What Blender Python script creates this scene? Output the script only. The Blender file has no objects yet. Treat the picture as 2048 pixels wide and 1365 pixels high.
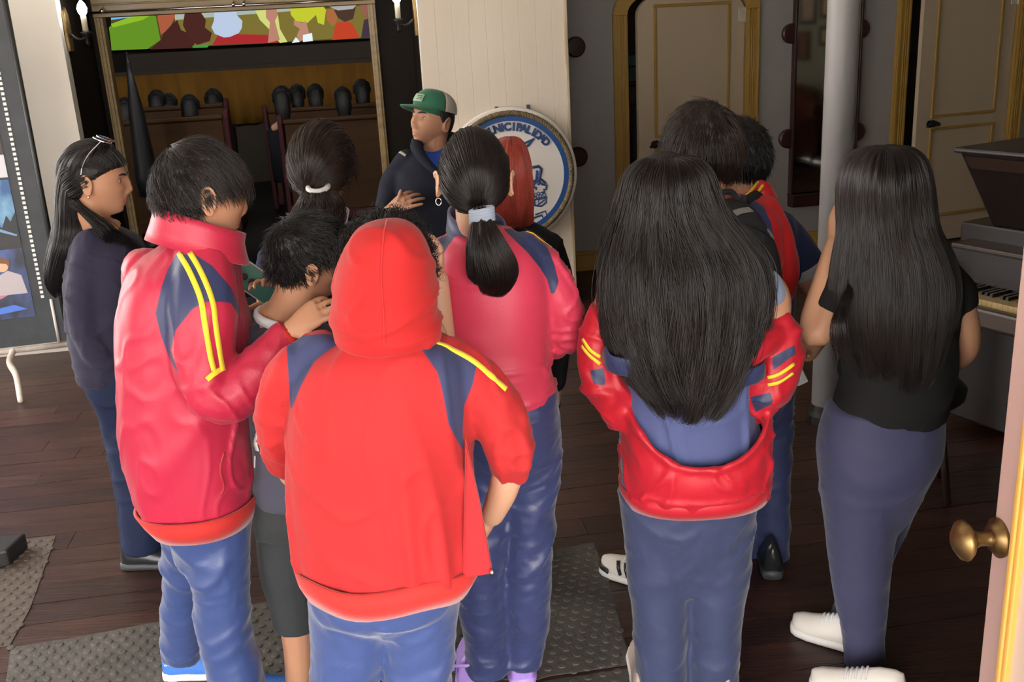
import bpy, bmesh, math, random
import numpy as np
from math import sin, cos, pi, radians, atan2
from mathutils import Vector, Matrix

SC = bpy.context.scene
COL = SC.collection

# ------------------------------------------------------------------ camera
FPX, TH, ROLL, CAMH = 1960.0, radians(17.3), 0.056, 1.82      # focal length in px of a 2048 px frame
CW, CH = 1024.0, 682.5
fw = np.array([0, cos(TH), -sin(TH)])
r0 = np.array([1.0, 0, 0]); u0 = np.array([0, sin(TH), cos(TH)])
RT = r0 * cos(ROLL) - u0 * sin(ROLL)
UP = u0 * cos(ROLL) + r0 * sin(ROLL)
CAM = np.array([0, 0, CAMH])
cd = bpy.data.cameras.new('camera'); co = bpy.data.objects.new('camera', cd); COL.objects.link(co)
cd.sensor_width = 36.0; cd.lens = 36.0 * FPX / 2048.0; cd.clip_end = 200; cd.clip_start = 0.05
m = Matrix.Identity(4)
for i in range(3):
    m[i][0] = RT[i]; m[i][1] = UP[i]; m[i][2] = -fw[i]; m[i][3] = CAM[i]
co.matrix_world = m
SC.camera = co

# ------------------------------------------------------------------ sky, exposure
SC.view_settings.view_transform = 'Standard'
SC.view_settings.look = 'None'
SC.view_settings.gamma = 1.0
SC.view_settings.use_curve_mapping = False
SC.view_settings.exposure = 1.15
w = bpy.data.worlds.new('overcast_sky'); SC.world = w; w.use_nodes = True
bg = w.node_tree.nodes['Background']
bg.inputs[0].default_value = (1.0, 0.97, 0.93, 1); bg.inputs[1].default_value = 5.0
SC.cycles.max_bounces = 8
SC.cycles.diffuse_bounces = 4
SC.cycles.sample_clamp_indirect = 6.0

def ray(px, py):
    d = fw + RT * ((px - CW) / FPX) - UP * ((py - CH) / FPX)
    return d
def at(px, py, Y):
    d = ray(px, py); return CAM + d * (Y / d[1])
def ground(px, py, z=0.0):
    d = ray(px, py); return CAM + d * ((z - CAMH) / d[2])
def mpp(px, py, Y):                      # metres per pixel at that distance
    d = ray(px, py); return (Y / d[1]) / FPX

# room axes: u runs along the theatre wall, n into the depth
PSI = radians(8.0)
OO = np.array([0.45, 6.65, 0.0])
uu = np.array([cos(PSI), sin(PSI), 0]); nn = np.array([-sin(PSI), cos(PSI), 0])
def R(a, b, z=0.0): return OO + uu * a + nn * b + np.array([0, 0, z])
def onb(px, py, b):                      # where a sight line meets the plane b = const -> (a, z)
    d = ray(px, py); t = (b - (CAM - OO) @ nn) / (d @ nn)
    p = CAM + d * t
    return float((p - OO) @ uu), float(p[2])
def ona(px, py, a):                      # meets plane a = const -> (b, z)
    d = ray(px, py); t = (a - (CAM - OO) @ uu) / (d @ uu)
    p = CAM + d * t
    return float((p - OO) @ nn), float(p[2])

# ------------------------------------------------------------------ geometry collector
class G:
    def __init__(s): s.v = []; s.f = []; s.n = 0; s.mi = []; s.cur = 0
    def add(s, verts, faces):
        b = s.n; verts = np.asarray(verts, float).reshape(-1, 3)
        s.v.append(verts); s.n += len(verts)
        for f in faces: s.f.append(tuple(i + b for i in f)); s.mi.append(s.cur)
        return b
    def loft(s, rings, cap0=True, cap1=True, close=False):
        N = len(rings[0]); vs = np.concatenate([np.asarray(r, float) for r in rings]); M = len(rings); fs = []
        for i in range(M if close else M - 1):
            i2 = (i + 1) % M
            for j in range(N):
                k = (j + 1) % N
                fs.append((i * N + j, i * N + k, i2 * N + k, i2 * N + j))
        if not close:
            if cap0: fs.append(tuple(range(N - 1, -1, -1)))
            if cap1: fs.append(tuple((M - 1) * N + j for j in range(N)))
        s.add(vs, fs)
    def tube(s, pts, rad, n=12, round_ends=False, smooth=0, flat=None, side=None):
        """tapered tube; flat = (scale across, scale along side) with side = reference vector"""
        pts = np.asarray(pts, float); rad = np.asarray(rad, float)
        if smooth: pts, rad = crom(pts, smooth), crom(rad.reshape(-1, 1), smooth)[:, 0]
        if round_ends:
            a = pts[0] - pts[1]; a /= np.linalg.norm(a) + 1e-9; b = pts[-1] - pts[-2]; b /= np.linalg.norm(b) + 1e-9
            P = [pts[0] + a * rad[0] * k for k in (0.95, 0.7, 0.38)]; Q = [pts[-1] + b * rad[-1] * k for k in (0.38, 0.7, 0.95)]
            r1 = [rad[0] * k for k in (0.3, 0.71, 0.92)]; r2 = [rad[-1] * k for k in (0.92, 0.71, 0.3)]
            pts = np.concatenate([P, pts, Q]); rad = np.concatenate([r1, rad, r2])
        rings = tube_rings(pts, rad, n, flat, side)
        s.loft(rings)
        return rings
    def box(s, c, size, ax=None):
        c = np.asarray(c, float); h = np.asarray(size, float) / 2
        A = np.eye(3) if ax is None else np.asarray(ax, float)
        vs = [c + A[0] * h[0] * x + A[1] * h[1] * y + A[2] * h[2] * z for x, y, z in
              [(-1,-1,-1),(1,-1,-1),(1,1,-1),(-1,1,-1),(-1,-1,1),(1,-1,1),(1,1,1),(-1,1,1)]]
        s.add(vs, [(3,2,1,0),(4,5,6,7),(0,1,5,4),(1,2,6,5),(2,3,7,6),(3,0,4,7)])
    def ell(s, c, rad, M3=None, nu=20, nv=12):
        c = np.asarray(c, float); rad = np.asarray(rad, float)
        rings = []
        for i in range(nv + 1):
            t = -pi / 2 + pi * (0.02 + 0.96 * i / nv)
            p = np.array([[cos(t) * cos(2*pi*j/nu), cos(t) * sin(2*pi*j/nu), sin(t)] for j in range(nu)]) * rad
            if M3 is not None: p = p @ np.asarray(M3).T
            rings.append(p + c)
        s.loft(rings)
    def prism(s, poly, d):
        """closed polygon (N,3) extruded by vector d"""
        poly = np.asarray(poly, float); N = len(poly); d = np.asarray(d, float)
        fs = [tuple(range(N)), tuple(range(2 * N - 1, N - 1, -1))]
        for j in range(N):
            k = (j + 1) % N; fs.append((k, j, N + j, N + k))
        s.add(np.concatenate([poly, poly + d]), fs)
    def disc(s, c, axis, prof, n=32, ref=(0, 0, 1)):
        """lathe: prof = [(radius, height along axis)]"""
        c = np.asarray(c, float); z = np.asarray(axis, float); z = z / np.linalg.norm(z)
        x = np.cross(np.asarray(ref, float), z)
        if np.linalg.norm(x) < 1e-3: x = np.cross((1, 0, 0), z)
        x /= np.linalg.norm(x); y = np.cross(z, x)
        rings = [np.array([c + z * h + (x * cos(2*pi*j/n) + y * sin(2*pi*j/n)) * max(r, 1e-4) for j in range(n)]) for r, h in prof]
        s.loft(rings)
    def verts(s): return np.concatenate(s.v) if s.v else np.zeros((0, 3))
    def mesh(s, name, origin=(0, 0, 0)):
        me = bpy.data.meshes.new(name)
        me.from_pydata((s.verts() - np.asarray(origin)).tolist(), [], s.f)
        if any(s.mi): me.polygons.foreach_set('material_index', s.mi)
        return me

def crom(p, k):
    """Catmull-Rom resampling, k steps a span"""
    p = np.asarray(p, float); n = len(p)
    if n < 3:
        return np.array([p[0] + (p[-1] - p[0]) * t for t in np.linspace(0, 1, k * (n - 1) + 1)])
    q = np.concatenate([[2 * p[0] - p[1]], p, [2 * p[-1] - p[-2]]]); out = []
    for i in range(n - 1):
        a, b, c, d = q[i:i + 4]
        for j in range(k):
            t = j / k
            out.append(0.5 * (2*b + (c - a)*t + (2*a - 5*b + 4*c - d)*t*t + (3*b - a - 3*c + d)*t**3))
    out.append(p[-1]); return np.array(out)

def tube_rings(pts, rad, n=12, flat=None, side=None):
    pts = np.asarray(pts, float); T = np.gradient(pts, axis=0); T /= np.linalg.norm(T, axis=1)[:, None] + 1e-12
    ref = np.array(side if side is not None else (0, 0, 1.0), float)
    if side is None and abs(T[0] @ ref) > 0.9: ref = np.array([1.0, 0, 0])
    rings = []; x = None
    for i in range(len(pts)):
        if side is not None: x = ref - T[i] * (ref @ T[i])
        elif x is None: x = ref - T[i] * (ref @ T[i])
        else: x = x - T[i] * (x @ T[i])
        x = x / (np.linalg.norm(x) + 1e-9); y = np.cross(T[i], x)
        fx, fy = flat if flat is not None else (1, 1)
        r = rad[i]
        rings.append(np.array([pts[i] + x * r * fx * cos(2*pi*j/n) + y * r * fy * sin(2*pi*j/n) for j in range(n)]))
    return rings

# ------------------------------------------------------------------ objects
def new_obj(name, me, mats=None, parent=None, loc=(0, 0, 0), smooth=False):
    o = bpy.data.objects.new(name, me); COL.objects.link(o)
    for mt in (mats if isinstance(mats, (list, tuple)) else [mats] if mats else []): me.materials.append(mt)
    if smooth and hasattr(me, 'polygons'): me.polygons.foreach_set('use_smooth', [True] * len(me.polygons))
    if parent is not None: o.parent = parent
    o.location = Vector(tuple(float(x) for x in loc)); return o
def tag(o, label=None, cat=None, group=None, kind=None):
    if label: o['label'] = label
    if cat: o['category'] = cat
    if group: o['group'] = group
    if kind: o['kind'] = kind
    return o
class Thing:
    """an Empty at the thing's base; parts are meshes given in world coordinates"""
    def __init__(s, name, base, label=None, cat=None, group=None, kind=None):
        s.base = np.asarray(base, float)
        s.o = bpy.data.objects.new(name, None); COL.objects.link(s.o); s.o.location = Vector(s.base.tolist()); s.o.empty_display_size = 0.1
        tag(s.o, label, cat, group, kind)
    def part(s, name, g, mat, smooth=False, parent=None, label=None, kind=None, bevel=0):
        me = g.mesh(name, s.base)
        o = new_obj(name, me, mat, parent if parent is not None else s.o, smooth=smooth)
        if bevel: add_bevel(o, bevel)
        tag(o, label, kind=kind); return o
def solo(name, g, mat, base=None, label=None, cat=None, group=None, kind=None, smooth=False, bevel=0):
    v = g.verts()
    if base is None: base = np.array([(v[:, 0].min() + v[:, 0].max()) / 2, (v[:, 1].min() + v[:, 1].max()) / 2, v[:, 2].min()])
    o = new_obj(name, g.mesh(name, base), mat, None, base, smooth)
    if bevel: add_bevel(o, bevel)
    return tag(o, label, cat, group, kind)
def child(name, g, mat, parent, base, smooth=False, label=None, kind=None, bevel=0):
    o = new_obj(name, g.mesh(name, base), mat, parent, smooth=smooth)
    if bevel: add_bevel(o, bevel)
    return tag(o, label, kind=kind)
def add_bevel(o, w, seg=2):
    b = o.modifiers.new('bevel', 'BEVEL'); b.width = w; b.segments = seg; b.limit_method = 'ANGLE'; b.angle_limit = radians(40)

# ------------------------------------------------------------------ materials
def mat(name, col, rough=0.6, metal=0.0, noise=None, bump=None, sheen=0, emit=None, spec=0.5, coat=0, sss=0):
    """noise = (scale, second colour, amount, stretch); bump = (scale, strength, stretch)"""
    mt = bpy.data.materials.new(name); mt.use_nodes = True
    nt = mt.node_tree; b = nt.nodes['Principled BSDF']
    b.inputs['Base Color'].default_value = (*col, 1); b.inputs['Roughness'].default_value = rough
    b.inputs['Metallic'].default_value = metal; b.inputs['Specular IOR Level'].default_value = spec
    if sheen: b.inputs['Sheen Weight'].default_value = sheen; b.inputs['Sheen Roughness'].default_value = 0.4
    if coat: b.inputs['Coat Weight'].default_value = coat
    if sss:
        b.inputs['Subsurface Weight'].default_value = sss; b.inputs['Subsurface Radius'].default_value = (1, .35, .2); b.inputs['Subsurface Scale'].default_value = 0.008
    if emit: b.inputs['Emission Color'].default_value = (*emit[0], 1); b.inputs['Emission Strength'].default_value = emit[1]
    def coords(st):
        tc = nt.nodes.new('ShaderNodeTexCoord'); mp = nt.nodes.new('ShaderNodeMapping'); mp.inputs['Scale'].default_value = st
        nt.links.new(tc.outputs['Object'], mp.inputs[0]); return mp.outputs[0]
    if noise:
        sc, c2, am, st = noise
        nz = nt.nodes.new('ShaderNodeTexNoise'); nz.inputs['Scale'].default_value = sc; nz.inputs['Detail'].default_value = 5
        nt.links.new(coords(st), nz.inputs['Vector'])
        rp = nt.nodes.new('ShaderNodeMapRange'); rp.inputs[1].default_value = 0.38; rp.inputs[2].default_value = 0.68; rp.inputs[4].default_value = am
        nt.links.new(nz.outputs[0], rp.inputs[0])
        mx = nt.nodes.new('ShaderNodeMix'); mx.data_type = 'RGBA'; mx.inputs[6].default_value = (*col, 1); mx.inputs[7].default_value = (*c2, 1)
        nt.links.new(rp.outputs[0], mx.inputs[0]); nt.links.new(mx.outputs[2], b.inputs['Base Color'])
    if bump:
        sc, stg, st = bump
        nz = nt.nodes.new('ShaderNodeTexNoise'); nz.inputs['Scale'].default_value = sc; nz.inputs['Detail'].default_value = 4
        nt.links.new(coords(st), nz.inputs['Vector'])
        bp = nt.nodes.new('ShaderNodeBump'); bp.inputs['Strength'].default_value = stg; bp.inputs['Distance'].default_value = 0.01
        nt.links.new(nz.outputs[0], bp.inputs['Height']); nt.links.new(bp.outputs[0], b.inputs['Normal'])
    return mt
def layered(mt, layers):
    """paint further colours over a cloth/skin material: layers = [(attribute, colour, soft width)] where attribute > 0"""
    nt = mt.node_tree; b = nt.nodes['Principled BSDF']; inp = b.inputs['Base Color']
    src = inp.links[0].from_socket if inp.is_linked else None
    for an, c, wd in layers:
        a = nt.nodes.new('ShaderNodeAttribute'); a.attribute_name = an
        rp = nt.nodes.new('ShaderNodeMapRange'); rp.inputs[1].default_value = -wd; rp.inputs[2].default_value = wd
        nt.links.new(a.outputs['Fac'], rp.inputs[0])
        mx = nt.nodes.new('ShaderNodeMix'); mx.data_type = 'RGBA'
        if src: nt.links.new(src, mx.inputs[6])
        else: mx.inputs[6].default_value = inp.default_value[:]
        mx.inputs[7].default_value = (*c, 1); nt.links.new(rp.outputs[0], mx.inputs[0]); src = mx.outputs[2]
    nt.links.new(src, inp); return mt
def s2l(r, g, b):
    f = lambda c: ((c / 255 + 0.055) / 1.055) ** 2.4 if c > 10 else c / 255 / 12.92
    return (f(r), f(g), f(b))
# ================================================================== SETTING
M = {}
M['plank'] = [mat('dark_stained_board_%d' % i, c, 0.38, noise=(3.0, c2, 0.8, (1.2, 9, 9)), bump=(9, 0.25, (1, 12, 12)), spec=0.4)
              for i, (c, c2) in enumerate([((.030, .012, .009), (.066, .026, .018)), ((.038, .014, .010), (.075, .034, .024)), ((.024, .010, .008), (.052, .022, .016))])]
M['subfloor'] = mat('subfloor', (.008, .005, .004), 0.9)
M['cream_board'] = mat('cream_painted_board', (.70, .61, .50), 0.55, noise=(2.5, (.62, .53, .43), 0.6, (1, 1, .3)), bump=(40, .08, (1, 1, .2)))
M['cream_wall'] = mat('cream_wall_paint', (.72, .66, .58), 0.6, noise=(1.5, (.63, .57, .49), 0.5, (1, 1, 1)))
M['grey_wall'] = mat('grey_wall_paint', (.31, .285, .27), 0.65, noise=(4, (.26, .245, .24), 0.6, (1, 1, .5)))
M['yellow'] = mat('ochre_trim_paint', (.40, .235, .045), 0.5, noise=(5, (.33, .19, .04), 0.7, (1, 1, .3)))
M['door_cream'] = mat('cream_door_paint', (.52, .41, .29), 0.5, noise=(3, (.46, .36, .25), 0.6, (1, 1, .4)))
M['pale_wood'] = mat('worn_edge_wood', (.42, .31, .20), 0.7, noise=(8, (.6, .52, .42), 0.8, (3, 3, .6)))
M['dark_wood'] = mat('dark_brown_wood', (.022, .011, .008), 0.4, noise=(6, (.04, .02, .014), 0.7, (1, 1, 6)))
M['disc_wood'] = mat('oxblood_wood', (.035, .011, .009), 0.35)
M['plaster'] = mat('ceiling_plaster', (.72, .68, .61), 0.8)
M['sage'] = mat('sage_panelling', (.19, .2, .16), 0.6)
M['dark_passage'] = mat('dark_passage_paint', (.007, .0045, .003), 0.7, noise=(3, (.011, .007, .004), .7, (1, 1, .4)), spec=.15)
M['black'] = mat('black_paint', (.012, .012, .013), 0.5)
M['goldwood'] = mat('varnished_gold_wood', (.26, .17, .06), 0.4, noise=(2.2, (.16, .1, .035), 0.8, (.5, 8, 14)))
M['brass'] = mat('old_brass', (.36, .24, .10), 0.38, metal=0.9, noise=(18, (.12, .07, .03), 0.8, (1, 1, 1)))
M['steel'] = mat('bright_steel', (.75, .75, .73), 0.25, metal=1.0)
M['white_metal'] = mat('chipped_white_metal', (.62, .57, .51), 0.5, noise=(14, (.3, .16, .12), 0.5, (1, 1, 1)))
M['stage'] = mat('grey_stage_apron', (.055, .045, .036), 0.9, spec=.1)
M['curtain'] = mat('gold_stage_cloth', (.20, .095, .016), 0.9, spec=.1, noise=(3, (.13, .06, .012), .8, (2, 2, .4)))
M['bench'] = mat('orange_brown_bench', (.055, .022, .005), 0.6, spec=.2, noise=(2, (.03, .012, .003), .8, (.6, 3, 4)))
M['bench_rail'] = mat('oxblood_rail', (.05, .009, .012), 0.6, spec=.2)
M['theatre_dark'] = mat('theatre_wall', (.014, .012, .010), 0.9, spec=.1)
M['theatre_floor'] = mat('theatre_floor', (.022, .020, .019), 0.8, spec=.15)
M['rubber'] = mat('dusty_black_rubber', (.06, .055, .05), 0.62, noise=(5, (.105, .095, .085), 0.8, (1, 1, 1)), bump=(60, .3, (1, 1, 1)))
M['rubber_brown'] = mat('dusty_brown_mat', (.075, .055, .045), 0.7, noise=(6, (.11, .085, .07), 0.8, (1, 4, 1)), bump=(60, .3, (1, 1, 1)))
M['sand'] = mat('pale_dusty_ground', (.48, .40, .31), 0.95, noise=(2, (.40, .33, .25), .6, (1, 1, 1)))
M['outer'] = mat('outer_boards', (.45, .36, .26), 0.8)
M['pink'] = mat('pinkish_door_paint', (.50, .34, .31), 0.5, noise=(6, (.43, .28, .26), .7, (1, 1, .3)), bump=(25, .1, (1, 1, .3)))
M['door_yellow'] = mat('yellow_door_moulding', (.62, .36, .075), 0.45, noise=(6, (.55, .32, .1), .5, (1, 1, .3)))
M['iron'] = mat('black_iron', (.012, .011, .011), 0.45, metal=0.4)
M['grey_pipe'] = mat('grey_column_paint', (.32, .30, .295), 0.5, noise=(7, (.27, .25, .245), .6, (1, 1, .5)), bump=(18, .25, (1, 1, 1)))

def wallslab(name, a0, a1, b0, b1, z0, z1, mt, **k):
    g = G(); g.box(R((a0 + a1) / 2, (b0 + b1) / 2, (z0 + z1) / 2), (abs(a1 - a0), abs(b1 - b0), z1 - z0), (uu, nn, (0, 0, 1)))
    return solo(name, g, mt, kind='structure', **k)
def rbox(g, a0, a1, b0, b1, z0, z1): g.box(R((a0 + a1) / 2, (b0 + b1) / 2, (z0 + z1) / 2), (abs(a1 - a0), abs(b1 - b0), abs(z1 - z0)), (uu, nn, (0, 0, 1)))

BF = -5.95            # inner face of the entrance wall
BG = 0.95             # grey back wall
AL, AR, ZC = -5.0, 4.6, 3.5
rng = random.Random(4)
# --- floor boards
th = Thing('floor', R(0, -2.5, 0), kind='structure')
g = G(); rbox(g, AL, AR, BF - .2, BG + .05, -.06, -.022); th.part('subfloor', g, M['subfloor'])
b = BF - .15; k = 0
while b < BG:
    wd = 0.135; cuts = [AL] + sorted(rng.uniform(AL + 1.5, AR - 1.5) for _ in range(2)) + [AR]
    for a0, a1 in zip(cuts, cuts[1:]):
        g = G(); rbox(g, a0 + .001, a1 - .001, b + .0015, b + wd - .0015, -.03, rng.uniform(-.0015, 0))
        th.part('plank', g, rng.choice(M['plank']))
    b += wd
# --- ground outside
g = G(); g.box((0, -14.4 + .5, -.09), (60, 30, .1)); solo('ground', g, M['sand'], kind='structure')
# --- unseen veranda roof, added to keep high sky off the nearest figures
g = G(); rbox(g, -6.5, 6.5, BF - 3.2, BF - .16, 2.95, 3.05); solo('roof_veranda_added', g, M['outer'], kind='structure')
# --- shell
wallslab('ceiling', AL - .2, AR + .2, BF - .2, BG + .2, ZC, ZC + .1, M['plaster'])
# unseen openings added for light: wide left window, second doorway in the entrance wall
wallslab('wall_left', AL - .15, AL, BF - .2, -3.4, 0, ZC, M['cream_wall']); wallslab('wall_left', AL - .15, AL, -.3, BG, 0, ZC, M['cream_wall'])
wallslab('wall_left', AL - .15, AL, -3.4, -.3, 0, .6, M['cream_wall']); wallslab('wall_left', AL - .15, AL, -3.4, -.3, 3.25, ZC, M['cream_wall'])
win = Thing('window_added', R(AL, -1.85, .6), kind='structure')  # added window, out of view, to brighten the far wall
for i in range(6):
    x = -3.4 + 3.1 * i / 5; g = G(); rbox(g, AL - .12, AL - .04, x - .025, x + .025, .6, 3.25); win.part('mullion', g, M['yellow'])
for zz in (.62, 1.95, 3.22): g = G(); rbox(g, AL - .12, AL - .04, -3.4, -.3, zz - .03, zz + .03); win.part('rail', g, M['yellow'])
wallslab('wall_right', AR, AR + .15, BF - .2, BG, 0, ZC, M['sage'])
ao = float((np.array([0, .7, 0]) - OO) @ uu)
AD0, AD1, ZD = ao - 1.25, ao + .88, 2.75     # entrance opening
wallslab('wall_front', AL, AL + .3, BF - .15, BF, 0, ZC, M['sage']); wallslab('wall_front', AL + 2.0, AD0, BF - .15, BF, 0, ZC, M['sage']); wallslab('wall_front', AL + .3, AL + 2.0, BF - .15, BF, 2.95, ZC, M['sage'])  # gap at the left end is the added doorway, lets in more sky
wallslab('wall_front', AD1, AR, BF - .15, BF, 0, ZC, M['sage'])
wallslab('wall_front', AD0, AD1, BF - .15, BF, ZD, ZC, M['sage'])
# --- grey back wall with the two arched doorways cut out
d1 = dict(xl=1253, xr=1490); d2 = dict(xl=1822, xr=2040)
def arch_pts(aL, aR, zs, zt, n=10):
    """outline of an opening, bottom left, up, over a flattened arch, down to bottom right"""
    p = [(aL, 0.0), (aL, zs)]
    r = (aR - aL) * .38; h = zt - zs
    for i in range(1, n + 1):
        t = pi / 2 * i / n; p.append((aL + r * (1 - cos(t)), zs + h * sin(t)))
    for i in range(n + 1):
        t = pi / 2 * (1 - i / n); p.append((aR - r * (1 - cos(t)), zs + h * sin(t)))
    p.append((aR, 0.0)); return p
doors = []
for d, ys in ((d1, 30), (d2, 0)):
    aL, zs = onb(d['xl'], ys, BG); aR, _ = onb(d['xr'], ys, BG)
    doors.append((aL, aR, zs, zs + .17))
DA, DB = doors
DB = (DB[0], DB[0] + (DA[1] - DA[0]) * .98, DB[2] + .02, DB[3] + .02); DA = (DA[0], DA[1], DA[2], DA[3]); doors = [DA, DB]
g = G()
outl = [(0.0 - .6, 0.0)]
for dd in doors: outl += arch_pts(*dd)
outl += [(AR, 0.0), (AR, ZC), (-.6, ZC)]
g.prism([R(a, BG, z) for a, z in outl], nn * .045)
solo('wall_back', g, M['grey_wall'], kind='structure')
# room beyond the arched doors (dim store room)
for nm, dd in (('wall_store', DA), ('wall_store', DB)):
    g = G(); rbox(g, dd[0] - .5, dd[1] + .5, BG + 1.6, BG + 1.7, 0, 3.2); rbox(g, dd[0] - .6, dd[0] - .5, BG + .045, BG + 1.7, 0, 3.2); rbox(g, dd[1] + .5, dd[1] + .6, BG + .045, BG + 1.7, 0, 3.2)
    rbox(g, dd[0] - .6, dd[1] + .6, BG + .045, BG + 1.7, 3.2, 3.3); rbox(g, dd[0] - .6, dd[1] + .6, BG + .045, BG + 1.7, -.1, 0)
    solo(nm, g, mat('store_room_paint', (.16, .12, .09), .8), kind='structure')
# baseboard pieces
def base_piece(a0, a1, nm):
    g = G(); rbox(g, a0, a1, BG - .025, BG, 0, .13); rbox(g, a0, a1, BG - .035, BG, .13, .16); solo(nm, g, M['yellow'], kind='structure', bevel=.004)
base_piece(0.0 - .5, DA[0] - .12, 'baseboard_back'); base_piece(DA[1] + .12, DB[0] - .12, 'baseboard_back'); base_piece(DB[1] + .12, AR, 'baseboard_back')
# casings and arched doors
def casing(dd, name):
    aL, aR, zs, zt = dd
    th = Thing(name, R((aL + aR) / 2, BG, 0), kind='structure')
    def arc(off): return arch_pts(aL - off, aR + off, zs, zt + off)
    def strip(g, o0, o1, b0, b1, i0=0, i1=None):
        p, q = arc(o0)[i0:i1], arc(o1)[i0:i1]
        rings = [np.array([R(x0, b0, z0), R(x1, b0, z1), R(x1, b1, z1), R(x0, b1, z0)]) for (x0, z0), (x1, z1) in zip(p, q)]
        g.loft(rings)
    n = len(arc(0))
    for nm, i0, i1 in (('casing_jamb', 0, 2), ('casing_arch', 1, n - 1), ('casing_jamb', n - 2, n)):
        g = G(); strip(g, 0.0, .112, BG - .03, BG + .004, i0, i1)
        if nm == 'casing_jamb':
            for o0, o1 in ((.012, .03), (.036, .046), (.052, .062), (.085, .104)): strip(g, o0, o1, BG - .042, BG - .03, i0, i1)
        else: strip(g, .004, .108, BG - .045, BG - .03, i0, i1)
        th.part(nm, g, M['yellow'], bevel=.003)
    return th
casing(DA, 'trim_1'); casing(DB, 'trim_2')
def arched_door(dd, yaw, name, px_mid):
    """leaf hinged at its right side, opened by yaw away from the wall"""
    aL, aR, zs, zt = dd; W = aR - aL - .012
    hinge = R(aR - .006, BG + .02, 0)
    ax = -uu * cos(yaw) + nn * sin(yaw); nx = np.array([-ax[1], ax[0], 0]);
    if nx @ nn > 0: nx = -nx                     # nx points to the lobby
    def D(s, dpt, z): return hinge + ax * s + nx * dpt + np.array([0, 0, z])
    th = Thing(name, D(W / 2, 0, 0), kind='structure')
    g = G(); out = [(W - (a - aL) if 0 else a - aL, z) for a, z in arch_pts(aL, aL + W, zs - .01, zt - .012)]
    out = [(x, max(z, .012)) for x, z in out]
    g.prism([D(x, -.02, z) for x, z in out], nx * .04); leaf = th.part('door_leaf', g, M['door_cream'], bevel=.003)
    zr = px_mid
    def frame(x0, x1, z0, z1):
        for (xa, xb, za, zb) in ((x0, x1, z1 - .022, z1), (x0, x1, z0, z0 + .022), (x0, x0 + .022, z0 + .022, z1 - .022), (x1 - .022, x1, z0 + .022, z1 - .022)):
            g = G(); g.box(D((xa + xb) / 2, .026, (za + zb) / 2), (xb - xa, .014, zb - za), (ax, nx, (0, 0, 1))); th.part('panel_moulding', g, M['yellow'], bevel=.004)
    frame(.13, W - .13, zr + .045, zs + .06); frame(.13, W - .13, .22, zr - .03)
    g = G(); g.disc(D(W - .125, .02, zr), nx, [(.028, 0), (.03, .012), (.012, .016), (.011, .045)], 16); g.ell(D(W - .125, .06, zr), (.045, .022, .022), np.array([ax, nx, (0, 0, 1)]).T)
    g.prism([D(W - .065, .055, zr - .01), D(W - .125, .055, zr + .035), D(W - .195, .055, zr + .005), D(W - .195, .055, zr - .015), D(W - .075, .055, zr - .022)], nx * .012)
    th.part('door_handle', g, M['iron'], smooth=False)
    for zz in (zs - .04, .35):
        g = G(); g.box(D(.03, .024, zz), (.06, .008, .1), (ax, nx, (0, 0, 1))); g.tube([D(-.005, .026, zz - .055), D(-.005, .026, zz + .055)], [.009, .009]); th.part('hinge', g, M['white_metal'])
    return th
_, zmid = onb(1310, 284, BG); arched_door(DA, -radians(12), 'door_1', zmid)
_, zmid2 = onb(1840, 236, BG); arched_door(DB, -radians(10), 'door_2', zmid)
# things glimpsed behind the first door
for i, (y0, y1, c, lab) in enumerate([(112, 130, (.10, .16, .15), 'pale green box on the shelf, uppermost in the gap beside the ajar arched door'),
                                 (132, 160, (.05, .10, .09), 'dark green box on the shelf, second down in the door gap'),
                                 (174, 205, (.09, .05, .035), 'brown box on the shelf, lowest in the door gap')]):
    a0, z1 = onb(1255, y0, BG + .6); a1, z0 = onb(1300, y1, BG + .6)
    g = G(); rbox(g, a0 - .1, a1, BG + .6, BG + .85, z0, z1); rbox(g, a0 - .105, a1 + .005, BG + .595, BG + .855, z1 - .02, z1 + .004)
    solo('storage_box', g, mat('box_%d' % i, c, .6), label=lab, cat='box', bevel=.004)
a0, z1 = onb(1255, 205, BG + .6)
th = Thing('store_shelf', R(a0 + .05, BG + .7, 0), 'dark shelf unit seen through the gap of the ajar arched door', 'shelf')
for y in (130, 161, 206):
    _, zz = onb(1262, y, BG + .6); g = G(); rbox(g, a0 - .25, a0 + .28, BG + .58, BG + .9, zz - .022, zz - .002); th.part('shelf_board', g, M['dark_wood'])
g = G(); rbox(g, a0 - .27, a0 - .25, BG + .58, BG + .9, 0, 2.2); th.part('side_panel', g, M['dark_wood']); g = G(); rbox(g, a0 + .28, a0 + .30, BG + .58, BG + .9, 0, 2.2); th.part('side_panel', g, M['dark_wood'])

# --- theatre wall (cream boards) with the wide opening
aO1, _ = onb(845, 150, 0); aO0, _ = onb(137, 150, 0)
ZT = 2.62
th = Thing('wall_theatre', R(aO1 / 2, .05, 0), kind='structure')
g = G(); rbox(g, aO1, 0, .001, .10, 0, ZC); th.part('wall_core', g, M['cream_wall'])
x = aO1; bw = .107
while x < -.001:
    x1 = min(x + bw, 0); g = G(); rbox(g, x + .0006, x1 - .0006, -.002, .02, .0, ZC); th.part('board', g, M['cream_board'], bevel=.0012); x = x1
g = G(); rbox(g, 0, .022, -.012, .11, 0, ZC); th.part('edge_strip', g, M['pale_wood'], bevel=.004)
wallslab('wall_partition', -.08, 0.0, .10, BG + .1, 0, ZC, M['grey_wall'])
wallslab('wall_theatre_left', AL, aO0, 0, .1, 0, ZC, M['cream_wall'])
wallslab('wall_theatre_top', aO0, aO1, 0, .1, ZT, ZC, M['cream_wall'])
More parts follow.
